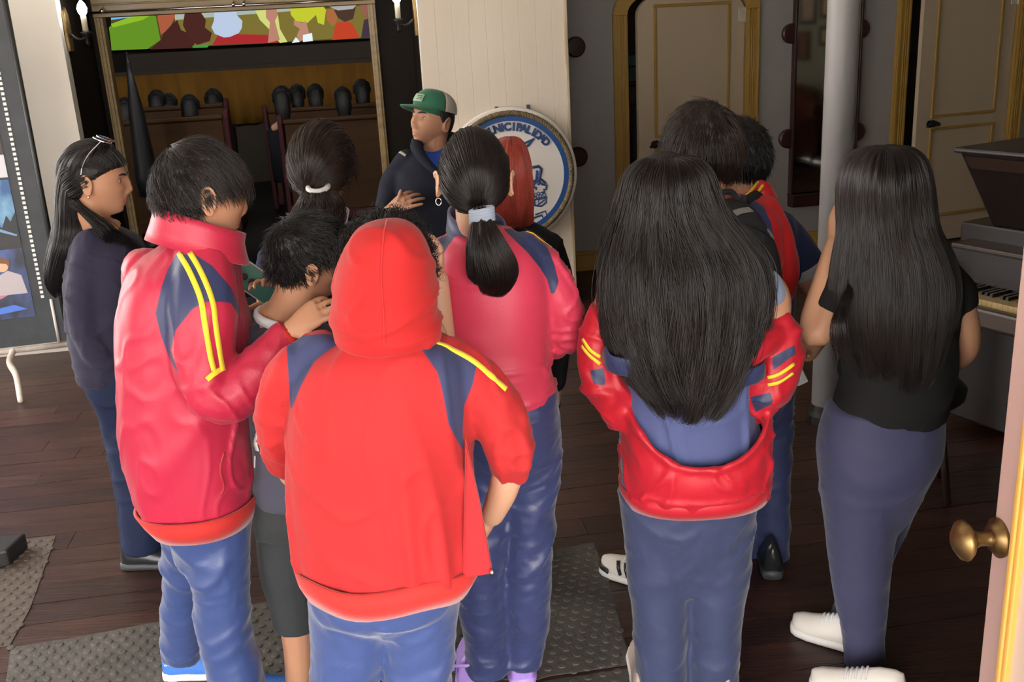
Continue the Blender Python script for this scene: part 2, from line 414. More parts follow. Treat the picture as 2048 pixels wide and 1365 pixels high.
# dark passage sides, then the brass-trimmed doorway
BD = .75
fL, _ = onb(212, 120, BD); fR, _ = onb(752, 120, BD); _, fz = onb(470, 22, BD)
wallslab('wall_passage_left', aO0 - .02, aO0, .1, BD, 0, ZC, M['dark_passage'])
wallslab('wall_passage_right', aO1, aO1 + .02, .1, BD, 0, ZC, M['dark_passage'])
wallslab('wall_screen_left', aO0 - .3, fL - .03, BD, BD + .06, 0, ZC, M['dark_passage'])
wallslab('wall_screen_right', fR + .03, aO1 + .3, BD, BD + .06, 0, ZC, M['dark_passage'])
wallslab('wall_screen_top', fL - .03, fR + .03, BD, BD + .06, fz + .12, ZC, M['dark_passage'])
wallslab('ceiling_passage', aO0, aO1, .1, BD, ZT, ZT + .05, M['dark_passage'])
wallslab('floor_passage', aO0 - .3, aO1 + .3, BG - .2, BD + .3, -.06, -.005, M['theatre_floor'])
th = Thing('door_frame_theatre', R((fL + fR) / 2, BD, 0), 'thin gold painted frame around the doorway into the dark theatre', 'door frame')
for s, x in ((-1, fL), (1, fR)):
    g = G(); rbox(g, x - .028, x + .028, BD - .03, BD + .07, 0, fz); rbox(g, x - .012, x + .012, BD - .045, BD - .03, 0, fz); th.part('jamb', g, M['goldwood'], bevel=.004)
g = G(); rbox(g, fL - .03, fR + .03, BD - .035, BD + .07, fz, fz + .19)
for zz in (.03, .075, .12): rbox(g, fL - .03, fR + .03, BD - .045, BD - .035, fz + zz, fz + zz + .012)
th.part('pelmet', g, M['goldwood'], bevel=.004)
th = Thing('curtain_rod', R((fL + fR) / 2, BD - .1, fz), 'slim bright metal curtain rod across the top of the theatre doorway', 'curtain rod')
zr = fz + .03
g = G(); g.tube([R(fL - .03, BD - .1, zr), R(fR + .02, BD - .1, zr)], [.007, .007]); th.part('rod', g, M['steel'], smooth=True)
for x in (fL + .05, (fL + fR) / 2 - .01, (fL + fR) / 2 + .06, fR - .04):
    g = G(); g.tube([R(x, BD - .035, zr + .03), R(x, BD - .06, zr + .03), R(x, BD - .1, zr)], [.005, .005, .006], smooth=3); g.ell(R(x, BD - .11, zr + .008), (.014, .014, .014), nu=10, nv=6); th.part('bracket', g, M['steel'], smooth=True)

# --- theatre interior
BE = 8.6
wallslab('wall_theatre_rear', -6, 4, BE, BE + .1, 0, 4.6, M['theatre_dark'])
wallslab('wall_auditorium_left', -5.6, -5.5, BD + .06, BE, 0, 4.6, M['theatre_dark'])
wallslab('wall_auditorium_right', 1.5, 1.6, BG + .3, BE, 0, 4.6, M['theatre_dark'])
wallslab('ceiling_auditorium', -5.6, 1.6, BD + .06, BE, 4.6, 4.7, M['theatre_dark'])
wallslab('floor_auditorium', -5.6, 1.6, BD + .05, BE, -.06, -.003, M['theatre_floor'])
# stage front: gold cloth, dark ledge, grey apron above, screen
BSc = BE - .55
a0, zc0 = onb(215, 262, BSc); a1, zc1 = onb(760, 150, BSc); _, zb = onb(500, 246, BSc); _, zt = onb(500, 138, BSc)
g = G(); N = 90; rows = []
for i in range(N + 1):
    a = -4.6 + 5.6 * i / N; dd = .03 * sin(i * 1.7) + .018 * sin(i * .61 + 1)
    rows.append((a, dd))
vs = []; fs = []
for i, (a, dd) in enumerate(rows):
    for j, (z, kk) in enumerate(((zb, 1.2), ((zb + zt) / 2, 1), (zt, .5))): vs.append(R(a, BSc - .05 + dd * kk, z))
for i in range(N):
    for j in range(2): fs.append((i * 3 + j, (i + 1) * 3 + j, (i + 1) * 3 + j + 1, i * 3 + j + 1))
g.add(vs, fs); o = solo('stage_cloth', g, M['curtain'], label='gold cloth hanging across the front of the theatre stage', cat='cloth', smooth=True)
sm = o.modifiers.new('solid', 'SOLIDIFY'); sm.thickness = .01
g = G(); rbox(g, -4.7, 1.1, BSc + .02, BE - .005, 0, zt + .05); o = solo('stage', g, M['stage'], label='dark stage platform behind the gold cloth', cat='stage')
_, zs0 = onb(500, 97, BE - .05); _, zs1 = onb(500, -260, BE - .05)
g = G(); rbox(g, -4.5, 1.0, BE - .12, BE - .02, zt + .05, zs0 + .01)
_, zl = onb(500, 128, BE - .2); rbox(g, -4.5, 1.0, BE - .16, BE - .12, zt + .05, zl); solo('screen_apron', g, M['stage'], label='grey cloth band below the lit cinema screen', cat='panel')
# screen with a flat projected drawing (generic crowd of cartoon shapes)
sc = Thing('projection_screen', R(-2, BE - .1, zs0), 'lit cinema screen showing a bright cartoon crowd', 'screen')
def em(name, c, s=.32): return mat(name, (0, 0, 0), 1, emit=(c, s), spec=0)
def scr(px): return [R(*(lambda q: (q[0], BE - .13 - scr.k, q[1]))(onb(x, y, BE - .13))) for x, y in px]
scr.k = 0.0
pol = [('image_ground', (70, 62, 30), [(222, -260), (745, -290), (745, 76), (470, 90), (222, 101)]),
  ('sky_band', (95, 165, 225), [(222, -200), (330, -210), (330, 25), (222, 40)]),
  ('pale_band', (150, 160, 150), [(350, -150), (600, -160), (600, 26), (350, 46)]),
  ('olive_band', (110, 98, 45), [(350, 40), (745, 10), (745, 74), (350, 94)]),
  ('green_coat', (88, 128, 32), [(218, 55), (228, 46), (300, 25), (312, 33), (321, 80), (295, 98), (224, 101)]),
  ('green_coat_collar', (125, 165, 40), [(226, 55), (222, 48), (298, 20), (308, 27), (285, 40)]),
  ('orange_figure', (150, 80, 55), [(305, -60), (352, -60), (350, 35), (338, 58), (322, 70), (316, 40)]),
  ('brown_figure', (62, 32, 28), [(355, 40), (362, 60), (395, 75), (385, 96), (300, 99), (322, 80), (328, 66), (345, 48)]),
  ('brown_head', (66, 34, 30), [(370, 24), (400, 22), (412, 40), (410, 55), (424, 66), (420, 82), (395, 90), (380, 80), (366, 50)]),
  ('red_shirt', (150, 38, 42), [(425, 90), (436, 70), (470, 68), (540, 70), (562, 60), (560, 85)]),
  ('white_hair', (165, 178, 200), [(430, 10), (470, 10), (474, 30), (485, 42), (484, 56), (478, 66), (460, 74), (448, 75), (430, 68), (423, 55), (428, 42)]),
  ('yellow_dress', (185, 190, 110), [(505, 10), (540, 5), (556, 30), (560, 58), (575, 84), (560, 86), (540, 60), (520, 40)]),
  ('raised_arm', (165, 115, 98), [(532, 20), (540, 12), (552, 14), (556, 30), (550, 42), (560, 80), (536, 86), (540, 45), (532, 35)]),
  ('green_scarf', (62, 130, 60), [(385, 92), (420, 88), (415, 95), (386, 96)]),
  ('yellow_hair', (172, 178, 45), [(580, 14), (600, 5), (640, 4), (652, 20), (648, 50), (636, 46), (632, 30), (615, 46), (592, 42), (582, 30)]),
  ('girl_face', (165, 120, 100), [(588, 40), (605, 46), (612, 42), (618, 66), (608, 80), (596, 84), (594, 70), (600, 58), (588, 50)]),
  ('white_collar', (205, 215, 220), [(606, 70), (624, 66), (626, 82), (606, 84)]),
  ('white_cuff', (205, 215, 220), [(584, 86), (592, 74), (600, 84)]),
  ('tan_head', (150, 92, 55), [(652, 20), (668, 18), (676, 30), (672, 48), (664, 52), (654, 40)]),
  ('brown_face', (66, 48, 40), [(668, 20), (712, 14), (706, 38), (690, 44), (676, 36)]),
  ('grey_cap', (150, 150, 150), [(655, 12), (668, 4), (700, 2), (715, 8), (706, 18), (676, 21)]),
  ('orange_shirt', (170, 58, 36), [(664, 80), (672, 46), (690, 43), (704, 46), (720, 76)]),
  ('plum_coat', (58, 46, 60), [(728, 40), (745, 34), (745, 74), (722, 76)]),
  ('pink_head', (130, 82, 70), [(718, 10), (742, 4), (742, 34), (728, 34)])]
for i, (nm, c, px) in enumerate(pol):
    scr.k = .0015 * i; g = G(); g.prism(scr(px), nn * .0012)
    sc.part(nm, g, em('screen_' + nm, s2l(*c), .6))
# benches (rows seen from behind), people inside
def bench(px0, px1, pyt, pyb, b, lab):
    a0, zt_ = onb(px0, pyt, b); a1, _ = onb(px1, pyt, b)
    th = Thing('theatre_bench', R((a0 + a1) / 2, b, 0), lab, 'bench', 'bench rows in the dark theatre')
    g = G(); rbox(g, a0 + .04, a1 - .04, b, b + .03, .16, zt_); th.part('backrest', g, M['bench'], bevel=.006)
    g = G(); rbox(g, a0 + .03, a1 - .03, b - .02, b + .05, zt_, zt_ + .05); th.part('top_rail', g, M['bench'], bevel=.015)
    g = G(); rbox(g, a0 + .03, a1 - .03, b - .012, b + .03, .06, .16); th.part('bottom_rail', g, M['bench_rail'], bevel=.006)
    g = G(); rbox(g, a0 + .04, a1 - .04, b + .03, b + .45, .40, .44); th.part('seat', g, M['bench'], bevel=.01)
    for x in (a0, a1):
        pr = [(b - .03, 0), (b - .03, zt_ + .02), (b + .02, zt_ + .1), (b + .1, zt_ + .08), (b + .16, .68), (b + .46, .62), (b + .48, 0)]
        g = G(); g.prism([R(x - .025, p, z) for p, z in pr], uu * .05); th.part('end_panel', g, M['bench_rail'], bevel=.01)
bench(90, 455, 262, 402, 4.0, 'brown wooden theatre bench left of the aisle, nearest row')
bench(560, 880, 250, 402, 4.0, 'brown wooden theatre bench right of the aisle, nearest row')
bench(120, 455, 235, 330, 5.3, 'theatre bench left of the aisle, second row')
bench(530, 850, 228, 330, 5.3, 'theatre bench right of the aisle, second row')
# --- sconces
M['bulb'] = mat('lit_bulb', (1, 1, 1), .3, emit=((.93, .97, 1.0), 22))
M['candle'] = mat('cream_candle_tube', (.6, .55, .42), .5)
def sconce(a, b, z, s, lab):
    base = R(a, b, z); th = Thing('wall_sconce', base, lab, 'wall lamp', 'candle sconces beside the theatre opening')
    P = lambda x, y, zz: base + uu * x * s + nn * y + np.array([0, 0, zz])
    g = G(); g.prism([P(.0, yy, zz) for yy, zz in ((-.04, -.1), (.04, -.1), (.055, 0), (.04, .12), (0, .16), (-.04, .12), (-.055, 0))], uu * s * .02); th.part('back_plate', g, M['brass'], bevel=.004)
    g = G(); g.tube([P(.02, 0, .0), P(.06, -.01, -.03), P(.10, -.02, -.03), P(.12, -.02, .0)], [.012, .010, .010, .012], smooth=4); g.disc(P(.12, -.02, 0), (0, 0, 1), [(.008, -.075), (.016, -.055), (.012, -.03), (.032, -.005), (.034, .008), (.018, .014)], 16); th.part('arm', g, M['iron'], smooth=True)
    g = G(); g.disc(P(.12, -.02, .01), (0, 0, 1), [(.017, 0), (.017, .09), (.012, .095)], 16); c = th.part('candle', g, M['candle'], smooth=True)
    g = G(); g.disc(P(.12, -.02, .10), (0, 0, 1), [(.010, 0), (.024, .02), (.030, .045), (.022, .07), (.006, .092)], 16); th.part('bulb', g, M['bulb'], smooth=True)
    return P(.12, -.02, .15)
_, zsc = ona(155, 70, aO0)
for a, s, b_, lab, zz in ((aO0, 1, .12, 'black candle sconce with lit bulb on the left side of the theatre opening', zsc), (aO1, -1, .12, 'black candle sconce with lit bulb on the right side of the theatre opening', zsc - .02)):
    p = sconce(a, b_, zz, s, lab)
    l = bpy.data.lights.new('sconce_light', 'POINT'); l.energy = .7; l.color = (.95, .97, 1); l.shadow_soft_size = .03
    lo = bpy.data.objects.new('sconce_light', l); COL.objects.link(lo); lo.location = Vector(p.tolist())
# ================================================================== THINGS IN THE LOBBY
def unit(v): v = np.asarray(v, float); return v / np.linalg.norm(v)
# --- municipal seal leaning on the cream boards
M['seal_white'] = mat('seal_white_enamel', (.78, .73, .68), .4, noise=(4, (.72, .66, .6), .5, (1, 1, 1)))
M['seal_blue'] = mat('seal_blue_paint', (.022, .085, .27), .4)
M['seal_navy'] = mat('seal_navy_paint', (.03, .065, .20), .45)
M['rope'] = mat('tarred_rope', (.20, .15, .075), .8, noise=(30, (.09, .06, .03), .8, (1, 1, 1)), bump=(90, .4, (1, 1, 1)))
ca, cz = onb(1021, 352, -.05); at_, zt_ = onb(1021, 213, -.05); RS = zt_ - cz; kz = RS / 140.0
sb = R(ca, -.05, cz)
seal = Thing('municipal_seal', sb - np.array([0, 0, RS]), 'round white and blue rope-rimmed seal lettered MUNICIPALIDAD on the cream boards', 'sign')
def S(x, y, d=0): return sb + uu * x * kz + np.array([0, 0, -y * kz]) - nn * d      # px of the photograph from the centre
g = G(); g.disc(sb + nn * .03, -nn, [(RS * .97, 0), (RS, .012), (RS, .04), (RS * .985, .046), (.001, .046)], 64); seal.part('disc', g, M['seal_white'], smooth=False)
g = G(); n = 64; rr = []
for i in range(n):
    t = 2 * pi * i / n; e = np.array([cos(t), sin(t)])
    rr.append(np.array([S(e[0] * r, e[1] * r, d) for r, d in ((112, .015), (112, .024), (123, .024), (123, .015))]))
g.loft(rr, close=True); seal.part('blue_ring', g, M['seal_blue'], smooth=False)
g = G()
for st in range(3):
    pts = []; nn_ = 420
    for i in range(nn_):
        t = 2 * pi * i / nn_; ph = t * 46 + st * 2 * pi / 3; r = 127.5 + 2.6 * cos(ph) ; d = .027 + .009 * sin(ph)
        pts.append(S(cos(t) * r, sin(t) * r, d))
    rings = tube_rings(np.array(pts + [pts[0]]), np.full(nn_ + 1, .0112), 6); g.loft(rings[:-1], close=True)
seal.part('rope_rim', g, M['rope'], smooth=True)
word = 'MUNICIPALIDAD'
for i, chx in enumerate(word):
    ang = radians(-25.5 + i * 6.15 + (1.2 if i > 4 else 0)); r = 93.5
    fc = bpy.data.curves.new('letter', 'FONT'); fc.body = chx; fc.size = 21 * kz; fc.align_x = 'CENTER'; fc.extrude = .003; fc.offset = .0042
    o = bpy.data.objects.new('letter', fc); COL.objects.link(o)
    fc.materials.append(M['seal_navy']); o.parent = seal.o
    p = S(r * sin(ang), -r * cos(ang), .0195)
    ex = unit(uu * cos(ang) - np.array([0, 0, 1]) * sin(ang)); ey = unit(uu * sin(ang) + np.array([0, 0, 1]) * cos(ang)); ez = np.cross(ex, ey)
    mm = Matrix.Identity(4)
    for q in range(3): mm[q][0] = ex[q]; mm[q][1] = ey[q]; mm[q][2] = ez[q]; mm[q][3] = p[q] - seal.base[q]
    o.matrix_local = mm
    if 1:
        dg = bpy.context.evaluated_depsgraph_get(); me = bpy.data.meshes.new_from_object(o.evaluated_get(dg))
        bpy.data.objects.remove(o); o = new_obj('letter', me, None, seal.o); o.matrix_local = mm
def stroke(g, pts, w=2.6, close=False):
    pts = [S(x - 1021, y - 352, .018) for x, y in pts]
    if close: pts = pts + [pts[0]]
    g.tube(pts, [w * kz * .72] * len(pts), n=6, side=tuple(-nn), flat=(.5, 1))
g = G(); stroke(g, [(1000, 332), (1040, 306), (1074, 279), (1062, 292), (1044, 300), (1020, 322)]); stroke(g, [(1030, 300), (1050, 288), (1074, 279)], 3.5); stroke(g, [(1036, 312), (1056, 305), (1048, 310), (1032, 318)], 3); seal.part('bird_drawing', g, M['seal_navy'])
g = G(); stroke(g, [(1040, 335), (1058, 335), (1060, 330), (1060, 338), (1080, 336), (1085, 342), (1079, 366)], 5); stroke(g, [(1076, 344), (1073, 364)], 3); stroke(g, [(1074, 345), (1082, 349)], 2); stroke(g, [(1074, 351), (1082, 354)], 2); stroke(g, [(1073, 357), (1081, 360)], 2)
stroke(g, [(1058, 372), (1074, 363), (1084, 363), (1093, 372)], 4); stroke(g, [(1065, 378), (1070, 370), (1078, 366), (1086, 374), (1095, 377), (1093, 385), (1089, 384), (1089, 391), (1084, 390)], 3.6); stroke(g, [(1066, 378), (1073, 380), (1072, 384)], 4); stroke(g, [(1062, 386), (1068, 385)], 4); stroke(g, [(1076, 372), (1081, 373)], 4); seal.part('factory_drawing', g, M['seal_navy'])
g = G()
for (x, y) in [(1066, 398), (1071, 394), (1077, 392), (1083, 393), (1089, 396), (1069, 401), (1075, 398), (1081, 398), (1087, 401), (1064, 403), (1092, 402)]:
    stroke(g, [(x + 3 * cos(t), y + 3 * sin(t)) for t in np.linspace(0, 2 * pi, 9)], 1.3)
stroke(g, [(1060, 405), (1093, 402), (1092, 412), (1082, 419), (1070, 417), (1062, 412)], 3, True); stroke(g, [(1068, 405), (1068, 415)], 3); stroke(g, [(1078, 404), (1074, 416), (1090, 406)], 2.4); seal.part('bowl_drawing', g, M['seal_navy'])
g = G(); stroke(g, [(1068, 436), (1090, 430), (1094, 443), (1086, 448)], 2.6); stroke(g, [(1062, 443), (1082, 438), (1087, 452), (1064, 458)], 3, True); stroke(g, [(1042, 456), (1060, 447), (1066, 462), (1048, 470)], 3, True); seal.part('block_drawing', g, M['seal_navy'])
g = G(); rbox(g, ca - .05, ca + .22, -.03, -.003, zt_ - .02, zt_ + .012)
a0_, z0_ = onb(990, 214, -.02); a1_, z1_ = onb(1060, 224, -.02)
g = G(); rbox(g, a0_, a0_ + .02, -.03, -.002, z1_ - .05, z0_); rbox(g, a1_ - .02, a1_, -.03, -.002, z1_ - .05, z0_); rbox(g, a0_, a1_, -.016, -.002, z1_ - .05, z1_ - .02); seal.part('hanger_bracket', g, mat('slate_metal', (.05, .06, .09), .5))

# --- wooden discs beside the partition, mirror with four discs
def disc_geo(p, r=.075): g = G(); g.disc(p, -nn, [(r * .9, -.03), (r, -.024), (r, .006), (r * .85, .016), (.001, .018)], 32); return g
for px, py, lab in ((1151, 94, 'upper dark round wooden disc half hidden by the cream partition edge'), (1156, 314, 'lower dark round wooden disc half hidden by the cream partition edge')):
    a_, z_ = onb(px, py, BG - .03); solo('wall_disc', disc_geo(R(a_, BG - .03, z_)), M['disc_wood'], label=lab, cat='wall disc')
mL, mzb = onb(1580, 414, BG - .04); mR, _ = onb(1706, 390, BG - .04); _, mzt = onb(1600, -60, BG - .04); _, mz0 = onb(1580, 388, BG - .04)
mir = Thing('wall_mirror', R((mL + mR) / 2, BG - .02, mzb), 'tall dim mirror on round wooden discs between the two arched doors', 'mirror')
M['mirror'] = mat('aged_mirror_glass', (.80, .74, .64), .05, metal=1.0)
g = G(); rbox(g, mL + .015, mR - .015, BG - .05, BG - .02, mzb + .03, mzt); mir.part('mirror_glass', g, M['mirror'])
for x in (mL, mR): g = G(); rbox(g, x - .008, x + .008, BG - .06, BG - .0, mzb, mzt); mir.part('side_strip', g, M['disc_wood'], bevel=.003)
g = G(); rbox(g, mL - .005, mR + .005, BG - .09, BG - .0, mzb, mz0); rbox(g, mL - .015, mR + .015, BG - .1, BG - .0, mz0 - .014, mz0); mir.part('bottom_ledge', g, M['disc_wood'], bevel=.006)
for px, py in ((1584, 67), (1721, 58), (1577, 278), (1712, 264)):
    a_, z_ = onb(px, py, BG - .03); mir.part('wooden_disc', disc_geo(R(a_, BG - .03, z_)), M['disc_wood'], bevel=0)
# what the mirror shows: reflect sight lines and meet the side wall
def mirror_hit(px, py):
    d = ray(px, py); t = ((BG - .05) - (CAM - OO) @ nn) / (d @ nn); p = CAM + d * t; d = d - 2 * (d @ nn) * nn
    best = None
    for kind, tt in (('a', (AR - (p - OO) @ uu) / (d @ uu)), ('b', (BF - (p - OO) @ nn) / (d @ nn))):
        if tt > 0 and (best is None or tt < best[0]): best = (tt, kind)
    q = p + d * best[0]; return best[1], float((q - OO) @ uu), float((q - OO) @ nn), float(q[2])
MH = {k: mirror_hit(*k) for k in ((1622, 20), (1655, 15), (1608, 92), (1650, 72), (1585, 130), (1650, 130), (1625, 240), (1590, 10))}
def mrect(x0, y0, x1, y1):
    h = [mirror_hit(x, y) for x, y in ((x0, y0), (x1, y1), (x0, y1), (x1, y0))]; bs = [q[2] for q in h]; zs_ = [q[3] for q in h]; return min(bs), max(bs), min(zs_), max(zs_)
for i, (r_, fm, c, lab) in enumerate([((1604, -30, 1634, 48), M['black'], (.30, .24, .20), 'tall black framed print on the side wall, seen in the mirror'), ((1646, -12, 1664, 36), M['dark_wood'], (.42, .33, .2), 'small dark framed print high on the side wall, seen in the mirror'),
        ((1598, 62, 1622, 120), M['disc_wood'], (.13, .07, .045), 'brown framed picture on the side wall, seen in the mirror'), ((1643, 52, 1662, 92), M['black'], (.34, .28, .18), 'small black framed print lower on the side wall, seen in the mirror')]):
    b0, b1, z0, z1 = mrect(*r_); th = Thing('framed_picture', R(AR - .01, (b0 + b1) / 2, z0), lab, 'picture', 'framed pictures on the side wall'); fw_ = .045
    g = G(); rbox(g, AR - .012, AR - .002, b0, b1, z0, z1); th.part('print', g, mat('old_print_%d' % i, c, .5, noise=(9, tuple(q * .5 for q in c), .8, (1, 1, 1))))
    for (p0, p1, q0, q1) in ((b0, b1, z1 - fw_, z1), (b0, b1, z0, z0 + fw_), (b0, b0 + fw_, z0 + fw_, z1 - fw_), (b1 - fw_, b1, z0 + fw_, z1 - fw_)):
        g = G(); rbox(g, AR - .035, AR - .002, p0, p1, q0, q1); th.part('frame', g, fm, bevel=.004)
wt = Thing('wall_panelling', R(AR - .01, -4, 0), kind='structure'); b_ = BF + .02
while b_ < -2.2: g = G(); rbox(g, AR - .008, AR, b_ + .004, b_ + .086, 1.15, ZC - .02); wt.part('panel_board', g, M['sage']); b_ += .09
b0, b1, z0, z1 = mrect(1590, 172, 1668, 262); ac = R(AR - .55, (b0 + b1) / 2, 0)
ch = Thing('armchair', ac, 'brown leather armchair against the side wall, seen in the mirror', 'armchair'); LE = mat('brown_leather', (.085, .022, .012), .45); hw_ = (b1 - b0) / 2
def abox(nm, a0, a1, p0, p1, z0, z1, bv=.05): g = G(); g.box(ac + uu * (a0 + a1) / 2 + nn * (p0 + p1) / 2 + np.array([0, 0, (z0 + z1) / 2]), (a1 - a0, p1 - p0, z1 - z0), (uu, nn, (0, 0, 1))); o = ch.part(nm, g, LE, bevel=bv); return o
abox('seat', -.35, .30, -hw_ + .1, hw_ - .1, .18, .42); abox('arm', -.35, .34, -hw_ - .02, -hw_ + .14, .12, .62); abox('arm', -.35, .34, hw_ - .14, hw_ + .02, .12, .62)
g = G(); out = [(-hw_ + .05, .3), (-hw_ + .05, .78), (-hw_ * .6, .86), (-hw_ * .3, .98), (0, 1.02), (hw_ * .3, .98), (hw_ * .6, .86), (hw_ - .05, .78), (hw_ - .05, .3)]; g.prism([ac + uu * .26 + nn * x + np.array([0, 0, z]) for x, z in out], uu * .16); ch.part('backrest', g, LE, bevel=.04)
for x in (-.28, .28):
    for y in (-hw_ + .05, hw_ - .05): g = G(); g.tube([ac + uu * x + nn * y, ac + uu * x + nn * y + np.array([0, 0, .14])], [.02, .028], 10); ch.part('leg', g, M['dark_wood'])

# --- grey column
p = ground(1650, 852); colx = np.array([p[0] + .02, p[1] + .06, 0])
col = Thing('column_pipe', colx, 'grey painted round iron column standing before the mirror', 'column')
g = G(); g.disc(colx + np.array([0, 0, .05]), (0, 0, 1), [(.066, 0), (.066, ZC - .06)], 28); col.part('shaft', g, M['grey_pipe'], smooth=True)
g = G(); g.disc(colx, (0, 0, 1), [(.085, 0), (.085, .04), (.07, .06), (.066, .09)], 28); col.part('foot', g, M['iron'], smooth=False)

# --- piano at right
M['piano'] = mat('dark_piano_varnish', (.020, .015, .014), .35, noise=(5, (.03, .02, .018), .6, (1, 1, 6)))
M['piano_edge'] = mat('worn_piano_edge', (.06, .034, .025), .4)
M['ivory'] = mat('yellowed_ivory', (.50, .36, .16), .4, noise=(20, (.4, .27, .1), .6, (1, 1, 1)))
pu = unit((.455, -.89, 0)); pn = np.array([-pu[1], pu[0], 0]); kz_ = .72
pf = at(1985, 447, 4.1); pb = np.array([pf[0], pf[1], 0]) - pn * .2
pia = Thing('upright_piano', pb + pu * .7, 'dark upright piano with raised lid and yellowed keys at right', 'piano')
def Pp(x, y, z): return pb + pu * x + pn * y + np.array([0, 0, z])
def pbox(g, x0, x1, y0, y1, z0, z1): g.box(Pp((x0 + x1) / 2, (y0 + y1) / 2, (z0 + z1) / 2), (x1 - x0, y1 - y0, z1 - z0), (pu, pn, (0, 0, 1)))
W_ = 1.45; ztop = 1.27
g = G(); pbox(g, -.14, W_, .18, .60, .04, kz_ + .22); pia.part('case', g, M['piano'], bevel=.01)
g = G(); pbox(g, -.14, W_, -.18, .2, kz_ - .11, kz_ - .045); pia.part('key_bed', g, M['piano'], bevel=.01)
g = G(); pbox(g, -.14, W_, -.2, -.15, kz_ - .10, kz_ - .02); pia.part('key_slip', g, M['piano_edge'], bevel=.012)
for x in (-.14, W_ - .06): g = G(); pbox(g, x, x + .06, -.2, .2, kz_ - .11, kz_ + .09); pia.part('key_block', g, M['piano'], bevel=.015)
for x in (-.12, W_ - .08): g = G(); g.tube([Pp(x + .03, -.13, kz_ - .11), Pp(x + .03, -.13, kz_ - .2), Pp(x + .03, -.13, .1), Pp(x + .03, -.13, 0)], [.04, .028, .035, .045], n=10, smooth=4); pia.part('leg', g, M['piano'], smooth=True)
kw = .0235; nk = 52
wk = G(); bk = G()
for i in range(nk):
    x = -.07 + i * kw
    gg = G(); pbox(gg, x + .0006, x + kw - .0006, -.145, .02, kz_ - .045, kz_); pia.part('white_key', gg, M['ivory'])
    if i % 7 not in (2, 6): gg = G(); pbox(gg, x + kw - .006, x + kw + .006, -.09, .02, kz_, kz_ + .014); pia.part('black_key', gg, M['piano'])
g = G(); pbox(g, -.08, W_ - .06, .02, .05, kz_ - .045, kz_ + .14); pia.part('name_board', g, M['piano'])
g = G(); pbox(g, -.08, W_ - .06, .05, .19, kz_ + .13, kz_ + .155); pia.part('fall_board', g, M['piano_edge'], bevel=.006)
# upper front panel tipped back and lid
zlow = kz_ + .22
g = G(); g.prism([Pp(.0, .20, zlow), Pp(.0, -.04, ztop), Pp(.0, -.01, ztop), Pp(.0, .24, zlow)], pu * 1.4); pia.part('front_panel', g, M['piano'], bevel=.006)
g = G(); g.prism([Pp(.03, -.005, ztop - .065), Pp(.03, -.055, ztop - .012), Pp(.03, -.03, ztop - .012), Pp(.03, .0, ztop - .065)], pu * 1.34); pia.part('panel_edge', g, M['piano_edge'])
g = G(); pbox(g, -.02, W_, -.06, .52, ztop, ztop + .022); pia.part('lid', g, M['piano'], bevel=.008)
g = G(); pbox(g, .02, W_, .26, .58, zlow, ztop); pia.part('upper_case', g, M['piano'])
# lamp/figurine stand on the piano
lp_ = at(2034, 305, 4.0); q = Pp(.38, .22, ztop + .022)
bowl = Thing('table_lamp', q, 'dark metal lamp stand with wide drip dish on top of the piano', 'lamp')
g = G(); g.disc(q, (0, 0, 1), [(.05, 0), (.05, .012), (.02, .02), (.018, .03), (.075, .04), (.09, .055), (.085, .058), (.02, .05)], 28); bowl.part('dish', g, M['iron'], smooth=True)
g = G(); g.disc(q + np.array([0, 0, .06]), (0, 0, 1), [(.028, 0), (.03, .1), (.024, .14), (.034, .2), (.03, .3), (.018, .36)], 18); bowl.part('stem', g, mat('slate_iron', (.03, .035, .05), .5), smooth=True)
# stool
sp = ground(1865, 1035); sp = np.array([sp[0] + .02, sp[1] + .25, 0]); zz = .47
st = Thing('piano_stool', sp, 'dark padded piano stool behind the girl in black', 'stool')
g = G(); g.disc(sp + np.array([0, 0, zz - .09]), (0, 0, 1), [(.15, 0), (.17, .02), (.175, .06), (.15, .085), (.001, .09)], 28); st.part('seat', g, M['black'], smooth=True)
for t in range(4):
    e = np.array([cos(t * pi / 2 + .5), sin(t * pi / 2 + .5), 0]); g = G(); g.tube([sp + e * .1 + np.array([0, 0, zz - .09]), sp + e * .17], [.018, .014], n=8); st.part('leg', g, M['dark_wood'], smooth=True)

# --- poster board at left
pr = at(136, 688, 5.62); yb = radians(14); bu = -np.array([cos(yb), sin(yb), 0]); bnn = np.array([-sin(yb), cos(yb), 0])
M['board'] = mat('black_display_board', (.022, .026, .032), .55, noise=(9, (.04, .045, .052), .6, (1, 1, 1)))
M['perf'] = mat('white_print', (.7, .68, .64), .6)
lean = .03
def B(s, h, d=0): return pr + bu * s + np.array([0, 0, h]) + bnn * (lean * h) - bnn * d
pbd = Thing('poster_stand', np.array([pr[0] - .5, pr[1], 0]), 'tall black film-strip poster stand with white metal frame against the left wall', 'poster stand')
g = G(); g.prism([B(0, .02), B(1.15, .02), B(1.15, 2.1), B(0, 2.1)], bnn * .018); pbd.part('board', g, M['board'])
g = G(); g.tube([B(-.01, 0, .012), B(1.16, 0, .012)], [.017, .017], n=10); pbd.part('bottom_rail', g, M['white_metal'], smooth=True)
g = G(); g.tube([B(-.012, 0, .0), B(-.012, 2.1, .0)], [.015, .015], n=10); pbd.part('upright', g, M['black'], smooth=True)
g = G(); g.tube([B(.045, .02, .006), B(.045, .28, .006)], [.009, .009], n=8); pbd.part('bracket', g, M['white_metal'], smooth=True)
f_ = ground(42, 806); e_ = B(.30, 0, .02)
sgn = 1
g = G(); g.tube([e_, e_ + np.array([.02, -.10, -.04]), (e_ + f_) / 2 + np.array([.03, -.06, .02]), f_ + np.array([0, 0, .014])], [.018, .018, .018, .016], n=10, smooth=5, round_ends=True); pbd.part('foot', g, M['white_metal'], smooth=True)
